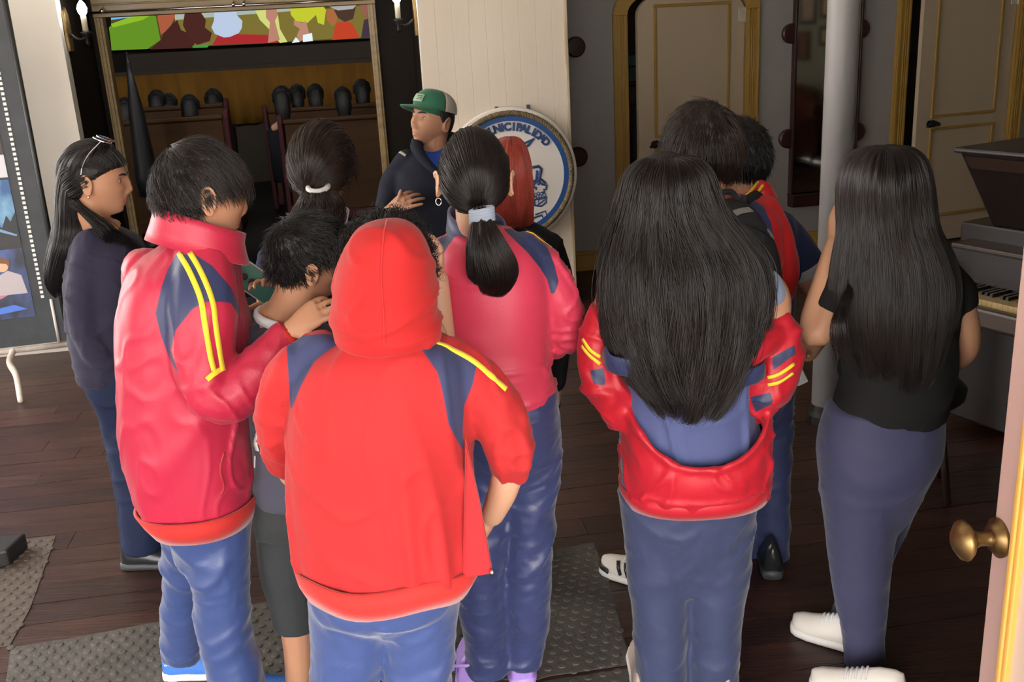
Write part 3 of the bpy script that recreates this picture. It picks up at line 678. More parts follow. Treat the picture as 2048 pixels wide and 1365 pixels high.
g = G(); e2 = B(.05, 0, -.02); g.tube([e2, e2 + np.array([.06, .1, -.04]), np.array([e2[0] + .1, e2[1] + .3, .012])], [.017, .017, .015], n=10, smooth=5, round_ends=True); pbd.part('foot', g, M['white_metal'], smooth=True)
g = G()
for i in range(66):
    h = .30 + i * .0275; g.box(B(.088, h, .002), (.017, .004, .016), (bu, bnn, (0, 0, 1)))
pbd.part('film_perforation', g, M['perf'], kind='stuff')
# three generic posters on the board (flat prints)
def wave_col(name, c1, c2, c3):
    mt = mat(name, c1, .45, noise=(3.5, c2, 1.0, (2, 2, 1.2))); return mt
def poster(h0, h1, lab, base, shapes, s1=.90, s0=.145):
    th = Thing('film_poster', B(s0, h0, .001), lab, 'poster', 'posters on the black stand')
    g = G(); g.prism([B(s0, h0, .0015), B(s1, h0, .0015), B(s1, h1, .0015), B(s0, h1, .0015)], -bnn * .0015); th.part('sheet', g, base)
    for i, (nm, c, pts) in enumerate(shapes):
        g = G(); g.prism([B(s0 + (1 - x) * .33, h0 + y * (h1 - h0), .0035 + i * .0004) for x, y in pts], -bnn * .0004); th.part(nm, g, mat('print_' + nm, s2l(*c), .5))
    return th
def hAt(py, px=60):
    d = ray(px, py); t = ((pr - CAM) @ bnn) / (d @ bnn); return float((CAM + d * t)[2] - pr[2])
skyb = wave_col('print_blue_sky', s2l(40, 80, 130), s2l(130, 180, 210), None)
dusk = wave_col('print_dusk_sky', s2l(30, 34, 52), s2l(70, 90, 150), None)
cir = lambda cx, cy, rx, ry, n=12: [(cx + rx * cos(2 * pi * i / n), cy + ry * sin(2 * pi * i / n)) for i in range(n)]
poster(hAt(352), hAt(180), 'dark upper poster with a white text strip along its foot', mat('print_umber', s2l(52, 34, 36), .45),
   [('white_strip', (190, 188, 194), [(-.2, 0), (1, 0), (1, .27), (-.2, .27)]), ('sky_patch', (70, 110, 150), [(.4, .8), (1, .75), (1, 1), (.4, 1)]), ('figure_coat', (40, 26, 30), [(.2, .27), (.9, .27), (.85, .6), (.6, .75), (.3, .6)]), ('figure_face', (190, 140, 115), cir(.55, .78, .14, .09)), ('figure_hand', (180, 130, 108), cir(.78, .5, .09, .04))])
fc = bpy.data.curves.new('poster_text', 'FONT'); fc.body = 'ord'; fc.size = .062; fc.extrude = .0003
fo = bpy.data.objects.new('poster_text', fc); COL.objects.link(fo); dg = bpy.context.evaluated_depsgraph_get(); me = bpy.data.meshes.new_from_object(fo.evaluated_get(dg)); bpy.data.objects.remove(fo)
pt_par = [o for o in bpy.data.objects if o.name.startswith('film_poster') and o.type == 'EMPTY'][0]
o = new_obj('poster_text', me, M['black'], pt_par); o.matrix_local = Matrix(((-bu[0], 0, bnn[0]*-1, 0), (-bu[1], 0, -bnn[1], 0), (0, 1, 0, 0), (0, 0, 0, 1))); o.location = Vector((B(.275, hAt(322), .005) - B(.145, hAt(352), .001)).tolist())
poster(hAt(492), hAt(357), 'middle poster with a blue sky, dark pines and a bare-armed figure', skyb,
   [('red_title', (200, 60, 50), [(-.1, .88), (.62, .88), (.62, .97), (-.1, .97)]), ('pine_edge', (28, 34, 40), [(.55, .1), (1, .1), (1, .52), (.9, .38), (.85, .48), (.75, .3), (.65, .36)]), ('dark_foot', (40, 38, 42), [(-.2, 0), (1, 0), (1, .16), (-.2, .16)]), ('figure_torso', (150, 100, 70), [(0, .2), (.45, .2), (.55, .45), (.45, .66), (.2, .72), (0, .66)]), ('figure_vest', (62, 52, 42), [(0, .2), (.28, .25), (.3, .6), (.05, .62)]), ('figure_arm', (170, 118, 85), [(.4, .3), (.55, .34), (.6, .5), (.5, .62), (.42, .55)]), ('red_band', (190, 50, 45), [(.0, .2), (.5, .22), (.5, .27), (.0, .26)]), ('steel_blade', (110, 140, 180), [(.35, .36), (.95, .16), (.97, .18), (.4, .42)])])
poster(hAt(634), hAt(496), 'lowest poster with two robed figures and a glowing blue beam on dark ground', dusk,
   [('pink_glow', (175, 110, 125), [(.0, .35), (.5, .3), (.9, .45), (.8, .6), (.4, .55), (.0, .5)]), ('blue_beam', (150, 200, 245), [(.32, .58), (.36, .58), (.42, 1.0), (.38, 1.0)]), ('white_robe', (170, 160, 165), [(.3, .35), (.95, .35), (.9, .62), (.7, .7), (.5, .62)]), ('fair_face', (205, 160, 130), cir(.62, .76, .1, .075)), ('brown_hair', (110, 70, 40), [(.48, .78), (.52, .88), (.66, .9), (.76, .84), (.74, .72), (.7, .8), (.56, .82)]), ('second_face', (200, 155, 130), cir(.14, .55, .1, .07)), ('second_hair', (70, 40, 35), [(.02, .55), (.06, .66), (.18, .68), (.28, .58), (.24, .5), (.2, .6), (.08, .6)]), ('dark_figure', (20, 20, 26), [(-.1, .12), (.28, .12), (.3, .3), (.2, .38), (.0, .36)]), ('blue_flash', (70, 110, 200), [(.1, .05), (.9, .12), (.7, .2), (.2, .14)]), ('pale_title', (205, 208, 215), [(-.1, .72), (.04, .72), (.04, .78), (-.1, .78)]), ('pale_subtitle', (205, 208, 215), [(-.1, .82), (.04, .82), (.04, .9), (-.1, .9)])])
# --- rubber mats
def polyG(pts, h, z=0.0): g = G(); g.prism([np.array([*ground(x, y)[:2], z]) for x, y in pts], (0, 0, h)); return g
def studded(name, pts, lab, mt, sx, sy, o0, o1, o2):
    th = Thing(name, np.append(ground(*pts[0])[:2], 0), lab, 'mat', 'rubber mats on the dark boards')
    th.part('sheet', polyG(pts, .003, -.0005), mt)
    A, Bq, Cq = [ground(*q)[:2] for q in (o0, o1, o2)]
    e1, e2 = Bq - A, Cq - A; n1, n2 = int(np.linalg.norm(e1) / sx), int(np.linalg.norm(e2) / sy)
    poly = np.array([ground(*q)[:2] for q in pts]); g = G()
    for i in range(n1 + 1):
        for j in range(n2 + 1):
            p = A + e1 * (i + .5 * (j % 2)) / n1 + e2 * j / n2
            x, y = p; ins = False; k = len(poly) - 1
            for q in range(len(poly)):
                if (poly[q][1] > y) != (poly[k][1] > y) and x < (poly[k][0] - poly[q][0]) * (y - poly[q][1]) / (poly[k][1] - poly[q][1]) + poly[q][0]: ins = not ins
                k = q
            if ins: g.disc((x, y, .002), (0, 0, 1), [(.013, 0), (.012, .0032), (.008, .0042)], 10)
    th.part('stud', g, mt, kind='stuff', smooth=False); return th
studded('rubber_mat', [(22, 1297), (150, 1277), (345, 1240), (700, 1176), (1105, 1103), (1187, 1086), (1213, 1150), (1262, 1330), (1100, 1353), (600, 1500), (100, 1640), (-60, 1640), (10, 1380)], 'large studded black rubber mat under the nearest students', M['rubber'], .043, .037, (22, 1297), (1187, 1086), (-60, 1640))
studded('rubber_mat', [(-120, 1095), (0, 1085), (112, 1073), (60, 1220), (20, 1292), (-160, 1320)], 'brown dusty rubber mat by the left edge of the floor', M['rubber_brown'], .043, .037, (-120, 1095), (112, 1073), (-160, 1320))
studded('rubber_mat', [(1100, 1362), (1264, 1338), (1290, 1430), (1330, 1600), (1000, 1650), (900, 1420)], 'torn-edged strip of studded rubber below the large mat', M['rubber'], .043, .037, (900, 1420), (1264, 1338), (1000, 1650))
g = G(); p = ground(-6, 1136); g.prism([p + np.array(q) for q in ((-.2, -.08, 0), (.05, .0, 0), (.06, .14, 0), (-.2, .1, 0))], (0, 0, .07)); solo('door_wedge', g, M['black'], label='black block on the brown mat at the left edge', cat='block', bevel=.01)

# --- near door leaf with brass knob
fe = at(1957, 1350, 1.52); hz = np.array([R(AD1 - .03, BF + .03)[0], R(AD1 - .03, BF + .03)[1], 0]); fe0 = np.array([fe[0], fe[1], 0])
lx = unit(hz - fe0); LW = np.linalg.norm(hz - fe0); ln = np.array([lx[1], -lx[0], 0])
if ln[0] > 0: ln = -ln
def L(s, d, z): return fe0 + lx * s + ln * d + np.array([0, 0, z])
def lbox(g, s0, s1, d0, d1, z0, z1): g.box(L((s0 + s1) / 2, (d0 + d1) / 2, (z0 + z1) / 2), (s1 - s0, d1 - d0, z1 - z0), (lx, ln, (0, 0, 1)))
nd = Thing('door_3', L(LW / 2, 0, 0), kind='structure')
g = G(); lbox(g, 0, LW, -.05, 0, .01, 2.6); nd.part('door_leaf', g, M['pink'], bevel=.004)
z0, z1 = .16, 2.46
for s0, s1 in ((.076, .100), (LW - .100, LW - .076)):
    g = G(); lbox(g, s0, s1, 0, .014, z0, z1); lbox(g, s0 + .005, s0 + .017, .014, .020, z0, z1); nd.part('panel_moulding', g, M['door_yellow'], bevel=.004)
for zz in (z0, z1 - .024): g = G(); lbox(g, .100, LW - .100, 0, .014, zz, zz + .024); nd.part('panel_moulding', g, M['door_yellow'], bevel=.004)
g = G(); lbox(g, .100, LW - .100, 0, .003, z0, z1); nd.part('door_panel', g, mat('pale_door_panel', (.60, .47, .40), .5))
d = ray(2000, 1076); t = ((fe0 - CAM) @ ln) / (d @ ln); kp = CAM + d * t
g = G(); g.disc(kp, ln, [(.034, 0), (.035, .006), (.026, .010), (.024, .016)], 28); nd.part('knob_rose', g, M['brass'], smooth=True)
g = G(); g.disc(kp, ln, [(.017, .012), (.013, .022), (.012, .036), (.018, .05), (.030, .056), (.036, .063), (.034, .069), (.022, .078), (.010, .084), (.001, .086)], 28); nd.part('door_knob', g, M['brass'], smooth=True)
# ================================================================== FIGURES: shared builders
from mathutils.bvhtree import BVHTree
def vnoise(p, seed=0):
    p = np.asarray(p, float); i = np.floor(p).astype(np.int64); f = p - i; u = f * f * (3 - 2 * f)
    def h(dx, dy, dz):
        k = ((i[:, 0] + dx) * 374761393 + (i[:, 1] + dy) * 668265263 + (i[:, 2] + dz) * 1440662683 + seed * 974711) & 0xffffffff
        k = ((k ^ (k >> 13)) * 1274126177) & 0xffffffff
        return ((k ^ (k >> 16)) & 0xffff) / 32767.5 - 1
    x, y, z = u[:, 0], u[:, 1], u[:, 2]; L_ = lambda a, b, t: a + (b - a) * t
    return L_(L_(L_(h(0,0,0), h(1,0,0), x), L_(h(0,1,0), h(1,1,0), x), y), L_(L_(h(0,0,1), h(1,0,1), x), L_(h(0,1,1), h(1,1,1), x), y), z)
def sstep(x, a, b): t = np.clip((x - a) / (b - a), 0, 1); return t * t * (3 - 2 * t)

def fuse(g, voxel, it=4, origin=(0, 0, 0), name='m'):
    """one continuous surface out of overlapping closed pieces"""
    me = g.mesh(name); o = bpy.data.objects.new('tmp', me); COL.objects.link(o)
    r = o.modifiers.new('r', 'REMESH'); r.mode = 'VOXEL'; r.voxel_size = voxel
    if it: s = o.modifiers.new('s', 'SMOOTH'); s.iterations = it; s.factor = .5
    dg = bpy.context.evaluated_depsgraph_get(); out = bpy.data.meshes.new_from_object(o.evaluated_get(dg)); out.name = name
    bpy.data.objects.remove(o); bpy.data.meshes.remove(me); return out
def mverts(me): a = np.empty(len(me.vertices) * 3); me.vertices.foreach_get('co', a); return a.reshape(-1, 3)
def mnorm(me): a = np.empty(len(me.vertices) * 3); me.vertex_normals.foreach_get('vector', a); return a.reshape(-1, 3)
def setv(me, v): me.vertices.foreach_set('co', np.asarray(v, np.float32).ravel()); me.update()
def attr(me, nm, val): a = me.attributes.new(nm, 'FLOAT', 'POINT'); a.data.foreach_set('value', np.asarray(val, np.float32))
def smooth_on(me): me.polygons.foreach_set('use_smooth', [True] * len(me.polygons))
def wrinkle(me, amp, sc, seed=0, mask=None, sharp=.15, warp=1.1, coord=None):
    V = mverts(me); N = mnorm(me); p = (V if coord is None else coord(V)) * np.asarray(sc, float)
    wv = np.stack([vnoise(p * .45 + 7, seed + 1), vnoise(p * .45 + 19, seed + 2), vnoise(p * .45 + 31, seed + 3)], 1) * warp
    n = vnoise(p + wv, seed); r = np.exp(-(n / sharp) ** 2) - .3
    d = amp * 1.1 * r + amp * .3 * vnoise(p * 2.1 + wv, seed + 5)
    if mask is not None: d = d * mask(V)
    setv(me, V + N * d[:, None])

def ring(py, xL, xR, Y, hd, dY=0.0, e=2.35, n=48, tilt=0.0):
    cx = (xL + xR) / 2; c = at(cx, py, Y + dY); hw = (xR - xL) / 2 * mpp(cx, py, Y + dY)
    out = []
    for j in range(n):
        t = 2 * pi * j / n; a, b = cos(t), sin(t)
        x = hw * math.copysign(abs(a) ** (2 / e), a); y = hd * math.copysign(abs(b) ** (2 / e), b)
        out.append(c + np.array([x, y, tilt * y]))
    return np.array(out)
def loft_rings(g, specs, Y, k=4, e=2.35, n=48):
    """specs: (py, xL, xR, half depth[, dY[, tilt]]) in photograph pixels at distance Y"""
    rs = np.array([ring(s[0], s[1], s[2], Y, s[3], s[4] if len(s) > 4 else 0, e, n, s[5] if len(s) > 5 else 0) for s in specs])
    M_ = len(rs); rr = crom(rs.reshape(M_, -1), k).reshape(-1, n, 3)
    g.loft(list(rr)); return rr
def pxtube(g, specs, Y, n=14, k=5, round_ends=True, flat=None, side=None):
    """specs: (px, py, dY, radius px)"""
    pts = [at(s[0], s[1], Y + s[2]) for s in specs]; rad = [s[3] * mpp(s[0], s[1], Y + s[2]) for s in specs]
    return g.tube(pts, rad, n, round_ends, k, flat, side)

# ------------------------------------------------------------------ head
def ico(sub):
    b = bmesh.new(); bmesh.ops.create_icosphere(b, subdivisions=sub, radius=1); b.verts.ensure_lookup_table()
    v = np.array([x.co[:] for x in b.verts]); f = [tuple(q.index for q in t.verts) for t in b.faces]; b.free(); return v / np.linalg.norm(v, axis=1)[:, None], f
ICO4, ICO5 = ico(5), ico(6)
def gs(x, c, s): return np.exp(-((x - c) / s) ** 2)
def head_shape(d, feat=1.0):
    d = np.asarray(d, float); p = d * np.array([.076, .096, .117])
    x, y, z = p[:, 0].copy(), p[:, 1].copy(), p[:, 2].copy()
    k = sstep(-z, .005, .112)
    x = x * (1 - .34 * k) * (1 + .03 * sstep(z, .0, .06))
    back = sstep(-y, 0, .05)
    y = y * (1 - .42 * back * sstep(-z, .03, .11)) * (1 + .06 * back * sstep(z, -.03, .05))
    fr = sstep(y, .0, .05)
    y = y + fr * .020 * sstep(-z, .035, .105) * gs(x, 0, .05)                     # jaw and chin come forward
    y = y - fr * .010 * sstep(z, .045, .11)
    if feat:
        F = fr * feat; ax = np.abs(x)
        y = y - F * .010 * gs(ax, .031, .015) * gs(z, .006, .012)                  # sockets
        y = y + F * .0045 * gs(ax, .028, .020) * gs(z, .026, .008)                 # brow
        y = y + F * .007 * gs(x, 0, .009) * gs(z, .004, .016)                      # bridge
        y = y + F * .0175 * gs(x, 0, .0115) * np.exp(-((z + .031) / .0155) ** 2) + F * .008 * gs(x, 0, .009) * gs(z, -.012, .016)
        y = y + F * .010 * gs(ax, .0135, .0062) * gs(z, -.037, .0085)              # wings
        y = y + F * .0035 * gs(ax, .040, .018) * gs(z, -.022, .018)                # cheeks
        y = y + F * .0060 * gs(x, 0, .021) * gs(z, -.0585, .0048) + F * .0066 * gs(x, 0, .018) * gs(z, -.0705, .0055)
        y = y - F * .0050 * gs(x, 0, .024) * gs(z, -.0645, .0022) - F * .004 * gs(x, 0, .02) * gs(z, -.083, .006)
        y = y + F * .0050 * gs(x, 0, .018) * gs(z, -.100, .010)
    return np.stack([x, y, z], 1)
class Head:
    def __init__(s, c, yaw, pitch=0, roll=0, sc=1.0, wide=1.0):
        a = radians(yaw); f = np.array([sin(a), cos(a), 0]); r = np.array([cos(a), -sin(a), 0]); u = np.array([0, 0, 1.0])
        p = radians(pitch); f, u = f * cos(p) - u * sin(p), u * cos(p) + f * sin(p)
        q = radians(roll); u, r = u * cos(q) + r * sin(q), r * cos(q) - u * sin(q)
        s.A = np.stack([r, f, u]); s.c = np.asarray(c, float); s.sc = sc; s.S = np.array([sc * wide, sc, sc])
    def w(s, p): return np.asarray(p, float) * s.S @ s.A + s.c
    def dirw(s, d): return np.asarray(d, float) @ s.A
    def loc(s, V): return ((V - s.c) @ s.A.T) / s.S
    def surf(s, d, off=0):
        d = np.asarray(d, float); d = d / np.linalg.norm(d, axis=1)[:, None]; o = off if np.isscalar(off) else np.asarray(off)[:, None]
        return s.w(head_shape(d, 0) + d * o)
def add_head(g, H, ears=True, eo=0.0):
    g.add(H.w(head_shape(ICO5[0])), ICO5[1])
    if ears:
        for sx in (-1, 1):
            c0 = np.array([sx * .077, -.012, -.006]); out = np.array([sx * .9, -.42, 0]); out /= np.linalg.norm(out); fwd = np.array([sx * .42, .9, 0])
            def E(a, b, h): return H.w(c0 + fwd * a + np.array([0, 0, 1.0]) * b + out * (h + eo * (1 if h > 0 else .6)))
            rim = [(.012, -.012), (.013, .010), (.008, .026), (-.004, .032), (-.015, .024), (-.017, .006), (-.012, -.012), (-.003, -.026), (.006, -.030), (.009, -.020)]
            g.tube([E(a, b, .010 if 1 < i < 8 else .002) for i, (a, b) in enumerate(rim)], [.0045 * H.sc] * len(rim), 8, True, 3)
            g.tube([E(.004, -.016, .004), E(-.006, -.006, .008), E(-.008, .012, .008), E(.002, .020, .006)], [.0042 * H.sc] * 4, 8, True, 3)
            Mx = np.stack([H.dirw(fwd), H.dirw(np.array([0, 0, 1.])), H.dirw(out)]).T
            g.ell(E(-.002, .002, -.003), np.array([.015, .028, .0065]) * H.sc, Mx, 16, 10); g.ell(E(.003, -.026, .001), np.array([.008, .009, .004]) * H.sc, Mx, 12, 8)
def add_hand(g, wpt, d, nrm, length=.165, thumb=1, curl=(.25, .3, .3, .35), spread=.10, tcurl=.25, tdir=None):
    d = unit(d); nrm = np.asarray(nrm, float); nrm = unit(nrm - d * (nrm @ d)); s = np.cross(d, nrm) * thumb; k = length / .178
    wpt = np.asarray(wpt, float)
    rings = []
    for t, hw, ht in ((-.02, .024, .018), (.0, .025, .017), (.025, .031, .017), (.055, .039, .016), (.08, .041, .0135), (.096, .036, .010)):
        c = wpt + d * t * k; rings.append(np.array([c + s * hw * k * cos(2*pi*j/16) + nrm * ht * k * sin(2*pi*j/16) for j in range(16)]))
    g.loft(rings)
    tips = []
    for i, (lo, al, L_) in enumerate(((.029, .086, .070), (.0098, .090, .079), (-.0098, .087, .073), (-.0285, .078, .057))):
        p = wpt + (d * al + s * lo) * k; dd = unit(d + s * spread * (1.4 - i)); pts = [p - dd * .02 * k, p]; a = 0
        for q, seg in enumerate((.44, .31, .25)):
            a += curl[i] * (1.0 if q else .7); p = p + (dd * cos(a) + nrm * sin(a)) * L_ * seg * k; pts.append(p)
        g.tube(pts, np.array([.0088, .0088, .0082, .0074, .0062]) * k, 10, True, 2); tips.append(p)
    p = wpt + (d * .022 + s * .022 + nrm * .004) * k; td = unit(d * .62 + s * .78 + nrm * .25) if tdir is None else unit(tdir); pts = [p]
    for q, seg in enumerate((.042, .032, .026)): dd = unit(td - s * tcurl * q * .5 + d * tcurl * q * .5); p = p + dd * seg * k; pts.append(p)
    g.tube(pts, np.array([.0145, .0118, .0100, .0078]) * k, 10, True, 3); tips.append(p); return tips

# ------------------------------------------------------------------ hair
def hair_strand_mat(name, col):
    return mat(name, tuple(c * 1.5 for c in col), .32, spec=.34, noise=(22, tuple(c * .5 for c in col), .9, (1, 1, .12)))
HM = {k: (mat('hair_base_' + k, c2, .55, bump=(160, .6, (1, 1, .08))), hair_strand_mat('hair_' + k, c)) for k, c, c2 in
      (('black', (.0075, .0065, .0075), (.005, .0045, .005)), ('brown', (.020, .012, .009), (.010, .006, .005)), ('softblack', (.0115, .0085, .0085), (.007, .0055, .0055)), ('red', (.25, .040, .028), (.12, .022, .017)))}
def curves_obj(name, strands, radius, mt, parent, base):
    cu = bpy.data.hair_curves.new(name); cu.add_curves([len(s) for s in strands]); P_ = np.concatenate(strands) - np.asarray(base)
    cu.position_data.foreach_set('vector', P_.astype(np.float32).ravel())
    rad = np.concatenate([radius * (1 - .75 * np.linspace(0, 1, len(s)) ** 2) for s in strands]).astype(np.float32)
    at_ = cu.attributes.get('radius') or cu.attributes.new('radius', 'FLOAT', 'POINT'); at_.data.foreach_set('value', rad)
    cu.materials.append(mt); o = bpy.data.objects.new(name, cu); COL.objects.link(o); o.parent = parent; o['kind'] = 'stuff'; return o
def hair_h(d, h0=.50, nape=-.62, side=-.02):
    """hairline height (unit direction z) around the head"""
    return np.interp(d[:, 1], [-1, -.6, -.25, .02, .30, .62, 1], [nape, nape + .04, -.30, side, .16, h0 - .06, h0])
def scalp(H, T, d, bump=0, seed=0, **kw):
    m_ = sstep(d[:, 2] - hair_h(d, **kw), -.05, .16); t = T * (.45 + .55 * sstep(d[:, 2], -.5, .5))
    if bump: t = t + bump * vnoise(d * 5.5, seed) + bump * .6 * vnoise(d * 11, seed + 3)
    return m_ * t - (1 - m_) * .014, m_
def hair_cap(H, T=.016, bump=.004, seed=0, **kw):
    d, f = ICO4; t, _ = scalp(H, T, d, bump, seed, **kw); g = G(); g.add(H.w(head_shape(d, 0) + d * t[:, None]), f); return g
def hair_shell(g, rr, frac=.82, shrink=.93):
    n_ = max(4, int(len(rr) * frac)); rows = []
    for i, q in enumerate(rr[:n_]):
        c = q.mean(0); t = i / (n_ - 1); k_ = shrink if t < .85 else shrink * (1 - .6 * (t - .85) / .15); rows.append(c + (q - c) * k_)
    g.loft(rows)
def short_strands(H, n, T, ln, seed, crown=(0, -.55, .83), taper=1.0, flow=1.0, messy=.35, lift=.006, grav=.25, steps=8, swirl=.3, **kw):
    rs = np.random.RandomState(seed); d = rs.normal(size=(n * 3, 3)); d /= np.linalg.norm(d, axis=1)[:, None]
    t, m_ = scalp(H, T, d, **kw); d = d[m_ > .35][:n]; cr = np.array(unit(crown)); n = len(d)
    L_ = ln * (.6 + .8 * rs.rand(n)) * (taper + (1 - taper) * sstep(d[:, 2], -.15, .45)); off = T * (.25 + .8 * rs.rand(n)); out = [H.w(head_shape(d, 0) + d * off[:, None] * .5)]
    rnd = rs.normal(size=(n, 3)) * .25; off = off + .003 * vnoise(d * 9, seed + 8) + .002 * vnoise(d * 20, seed + 9); cl = np.stack([vnoise(d * 6 + 3, seed), vnoise(d * 6 + 13, seed + 1), vnoise(d * 6 + 23, seed + 2)], 1)
    cur = d.copy(); lf = rs.rand(n) * lift
    for k in range(1, steps):
        fl = cur - cr; fl = fl - cur * (fl * cur).sum(1)[:, None]; fl /= np.linalg.norm(fl, axis=1)[:, None] + .05
        tw = np.cross(cur, fl) * swirl
        fl = fl * flow + tw + messy * cl + rnd * .5 + np.array([0, 0, -grav]) * (k / steps)
        fl = fl - cur * (fl * cur).sum(1)[:, None]; fl /= np.linalg.norm(fl, axis=1)[:, None] + 1e-6
        cur = cur + fl * (L_ / .1 / steps)[:, None]; cur /= np.linalg.norm(cur, axis=1)[:, None]
        o = off + lf * (k / steps) ** 1.5 * 2
        out.append(H.w(head_shape(cur, 0) + cur * o[:, None]))
    A = np.stack(out, 1); return [A[i] for i in range(n)]
def pony_strands(H, n, T, tie, seed, crown_part=None, sag=.004, **kw):
    """hair combed from the hairline back to the tie direction"""
    rs = np.random.RandomState(seed); d = rs.normal(size=(n * 3, 3)); d /= np.linalg.norm(d, axis=1)[:, None]
    t, m_ = scalp(H, T, d, **kw); tie = np.array(unit(tie)); d = d[(m_ > .3)][:n]
    n = len(d); off = T * (.55 + .6 * rs.rand(n)); out = []; rnd = rs.normal(size=(n, 3)) * .03
    for k in np.linspace(0, 1, 11):
        c = d * (1 - k) + tie * k + rnd * k * (1 - k) * 2 + np.array([0, 0, 1.]) * (k * (1 - k) * 2.2 * np.clip(-(d @ tie) - .2, 0, 1) ** 1.0)[:, None]; c /= np.linalg.norm(c, axis=1)[:, None]
        gr = .0035 * vnoise(d * 9, seed) + .002 * vnoise(d * 22, seed + 1); out.append(H.w(head_shape(c, 0) + c * (off + gr * (1 - .5 * k) + sag * sin(k * pi))[:, None]))
    A = np.stack(out, 1); return [A[i] for i in range(n)]
def grid_strands(grid, n, seed, v0=(0, .15), v1=(.7, 1.0), off=.004, wave=.004, wfreq=3, steps=18, urange=None, drift=.02, clump=0, jit=.3, groove=.004, gf=26):
    """strands along a lofted grid (rows top to bottom, closed columns)"""
    rs = np.random.RandomState(seed); R_, N_, _ = grid.shape; cen = grid.mean(1); out = []
    gph = rs.rand() * 50; nc = max(1, clump) + 1; lenc, phc, frc = rs.rand(nc), rs.rand(nc) * 6.28, rs.rand(nc)
    for i in range(n):
        u = rs.rand() if urange is None else urange[0] + (urange[1] - urange[0]) * rs.rand()
        a, b = v0[0] + (v0[1] - v0[0]) * rs.rand() ** 2, v1[0] + (v1[1] - v1[0]) * rs.rand() ** .6
        vv = np.linspace(a, b, steps); ph = rs.rand() * 6.28; dr = rs.normal() * drift; o = off * (rs.rand() * 1.5 - jit); fq = wfreq * (.7 + .6 * rs.rand()); wv = wave * (.4 + rs.rand())
        if clump:
            ci = int(round(u * clump)); uc = ci / clump; u2 = uc + (u - uc) * .22; b = v1[0] + (v1[1] - v1[0]) * (.85 * lenc[ci] + .15 * rs.rand()) ** .8; vv = np.linspace(a, b, steps); ph = phc[ci] + rs.normal() * .35; fq = wfreq * (.7 + .6 * frc[ci])
        else: u2 = u
        uu_ = (u + (u2 - u) * ((vv - a) / (b - a + 1e-6)) ** 2 + dr * ((vv - a) / (b - a + 1e-6))) % 1.0
        fi = vv * (R_ - 1); r0_ = np.clip(fi.astype(int), 0, R_ - 2); fr = (fi - r0_)[:, None]
        fu = uu_ * N_; c0 = fu.astype(int) % N_; c1 = (c0 + 1) % N_; fc_ = (fu - np.floor(fu))[:, None]
        p = (grid[r0_, c0] * (1 - fc_) + grid[r0_, c1] * fc_) * (1 - fr) + (grid[r0_ + 1, c0] * (1 - fc_) + grid[r0_ + 1, c1] * fc_) * fr
        cc = cen[r0_] * (1 - fr) + cen[r0_ + 1] * fr; nr = p - cc; nr /= np.linalg.norm(nr, axis=1)[:, None] + 1e-6
        q = ((vv - a) / (b - a + 1e-6))[:, None]; sd_ = np.cross(nr, np.array([0, 0, 1.]))
        gv = groove * vnoise(np.stack([uu_ * gf + gph, vv * 3.0, uu_ * 0], 1), seed) + groove * .5 * vnoise(np.stack([uu_ * gf * 2.7 + gph, vv * 5.0, uu_ * 0], 1), seed + 1)
        o = o + gv[:, None]
        out.append(p + nr * (o + wv * q * np.sin(vv * fq * 6.28 + ph)[:, None]) + sd_ * (wv * 1.2 * q * np.sin(vv * fq * 5.1 + ph * 1.7)[:, None]))
    return out

# ------------------------------------------------------------------ garments
def sd_poly(P2, poly):
    """signed distance (positive inside) of points to a 2-D polygon"""
    poly = np.asarray(poly, float); d = np.full(len(P2), 1e9); ins = np.zeros(len(P2), bool); k = len(poly)
    for i in range(k):
        a, b = poly[i], poly[(i + 1) % k]; e = b - a; wv = P2 - a; t = np.clip((wv @ e) / (e @ e + 1e-12), 0, 1); d = np.minimum(d, np.linalg.norm(wv - t[:, None] * e, axis=1))
        c = (a[1] > P2[:, 1]) != (b[1] > P2[:, 1]); xi = a[0] + (P2[:, 1] - a[1]) * (b[0] - a[0]) / (b[1] - a[1] + 1e-12); ins ^= c & (P2[:, 0] < xi)
    return np.where(ins, d, -d)
def panel_attr(me, name, polys, Y):
    """a cloth panel cut: polygons laid on the garment by a parallel projection across its back"""
    V = mverts(me); allp = np.concatenate([np.asarray(p, float) for p in polys]); c = allp.mean(0); d = ray(*c); d = d / d[1]
    t = Y - V[:, 1]; Q = V + d * t[:, None]; P2 = Q[:, [0, 2]]; val = np.full(len(V), -1.0)
    for p in polys: val = np.maximum(val, sd_poly(P2, crom_closed([at(x, y, Y)[[0, 2]] for x, y in p])))
    attr(me, name, val)
def crom_closed(p, k=1):
    return np.asarray(p, float)
class Surf:
    """sight-line and nearest-point queries on a garment, for trims that lie on it"""
    def __init__(s, me): s.b = BVHTree.FromPolygons([v.co[:] for v in me.vertices], [p.vertices[:] for p in me.polygons])
    def hit(s, px, py):
        d = ray(px, py); h = s.b.ray_cast(Vector(CAM.tolist()), Vector(unit(d).tolist()))
        if h[0] is None: return None
        return np.array(h[0]), np.array(h[1])
    def near(s, p): h = s.b.find_nearest(Vector(np.asarray(p).tolist())); return np.array(h[0]), np.array(h[1])
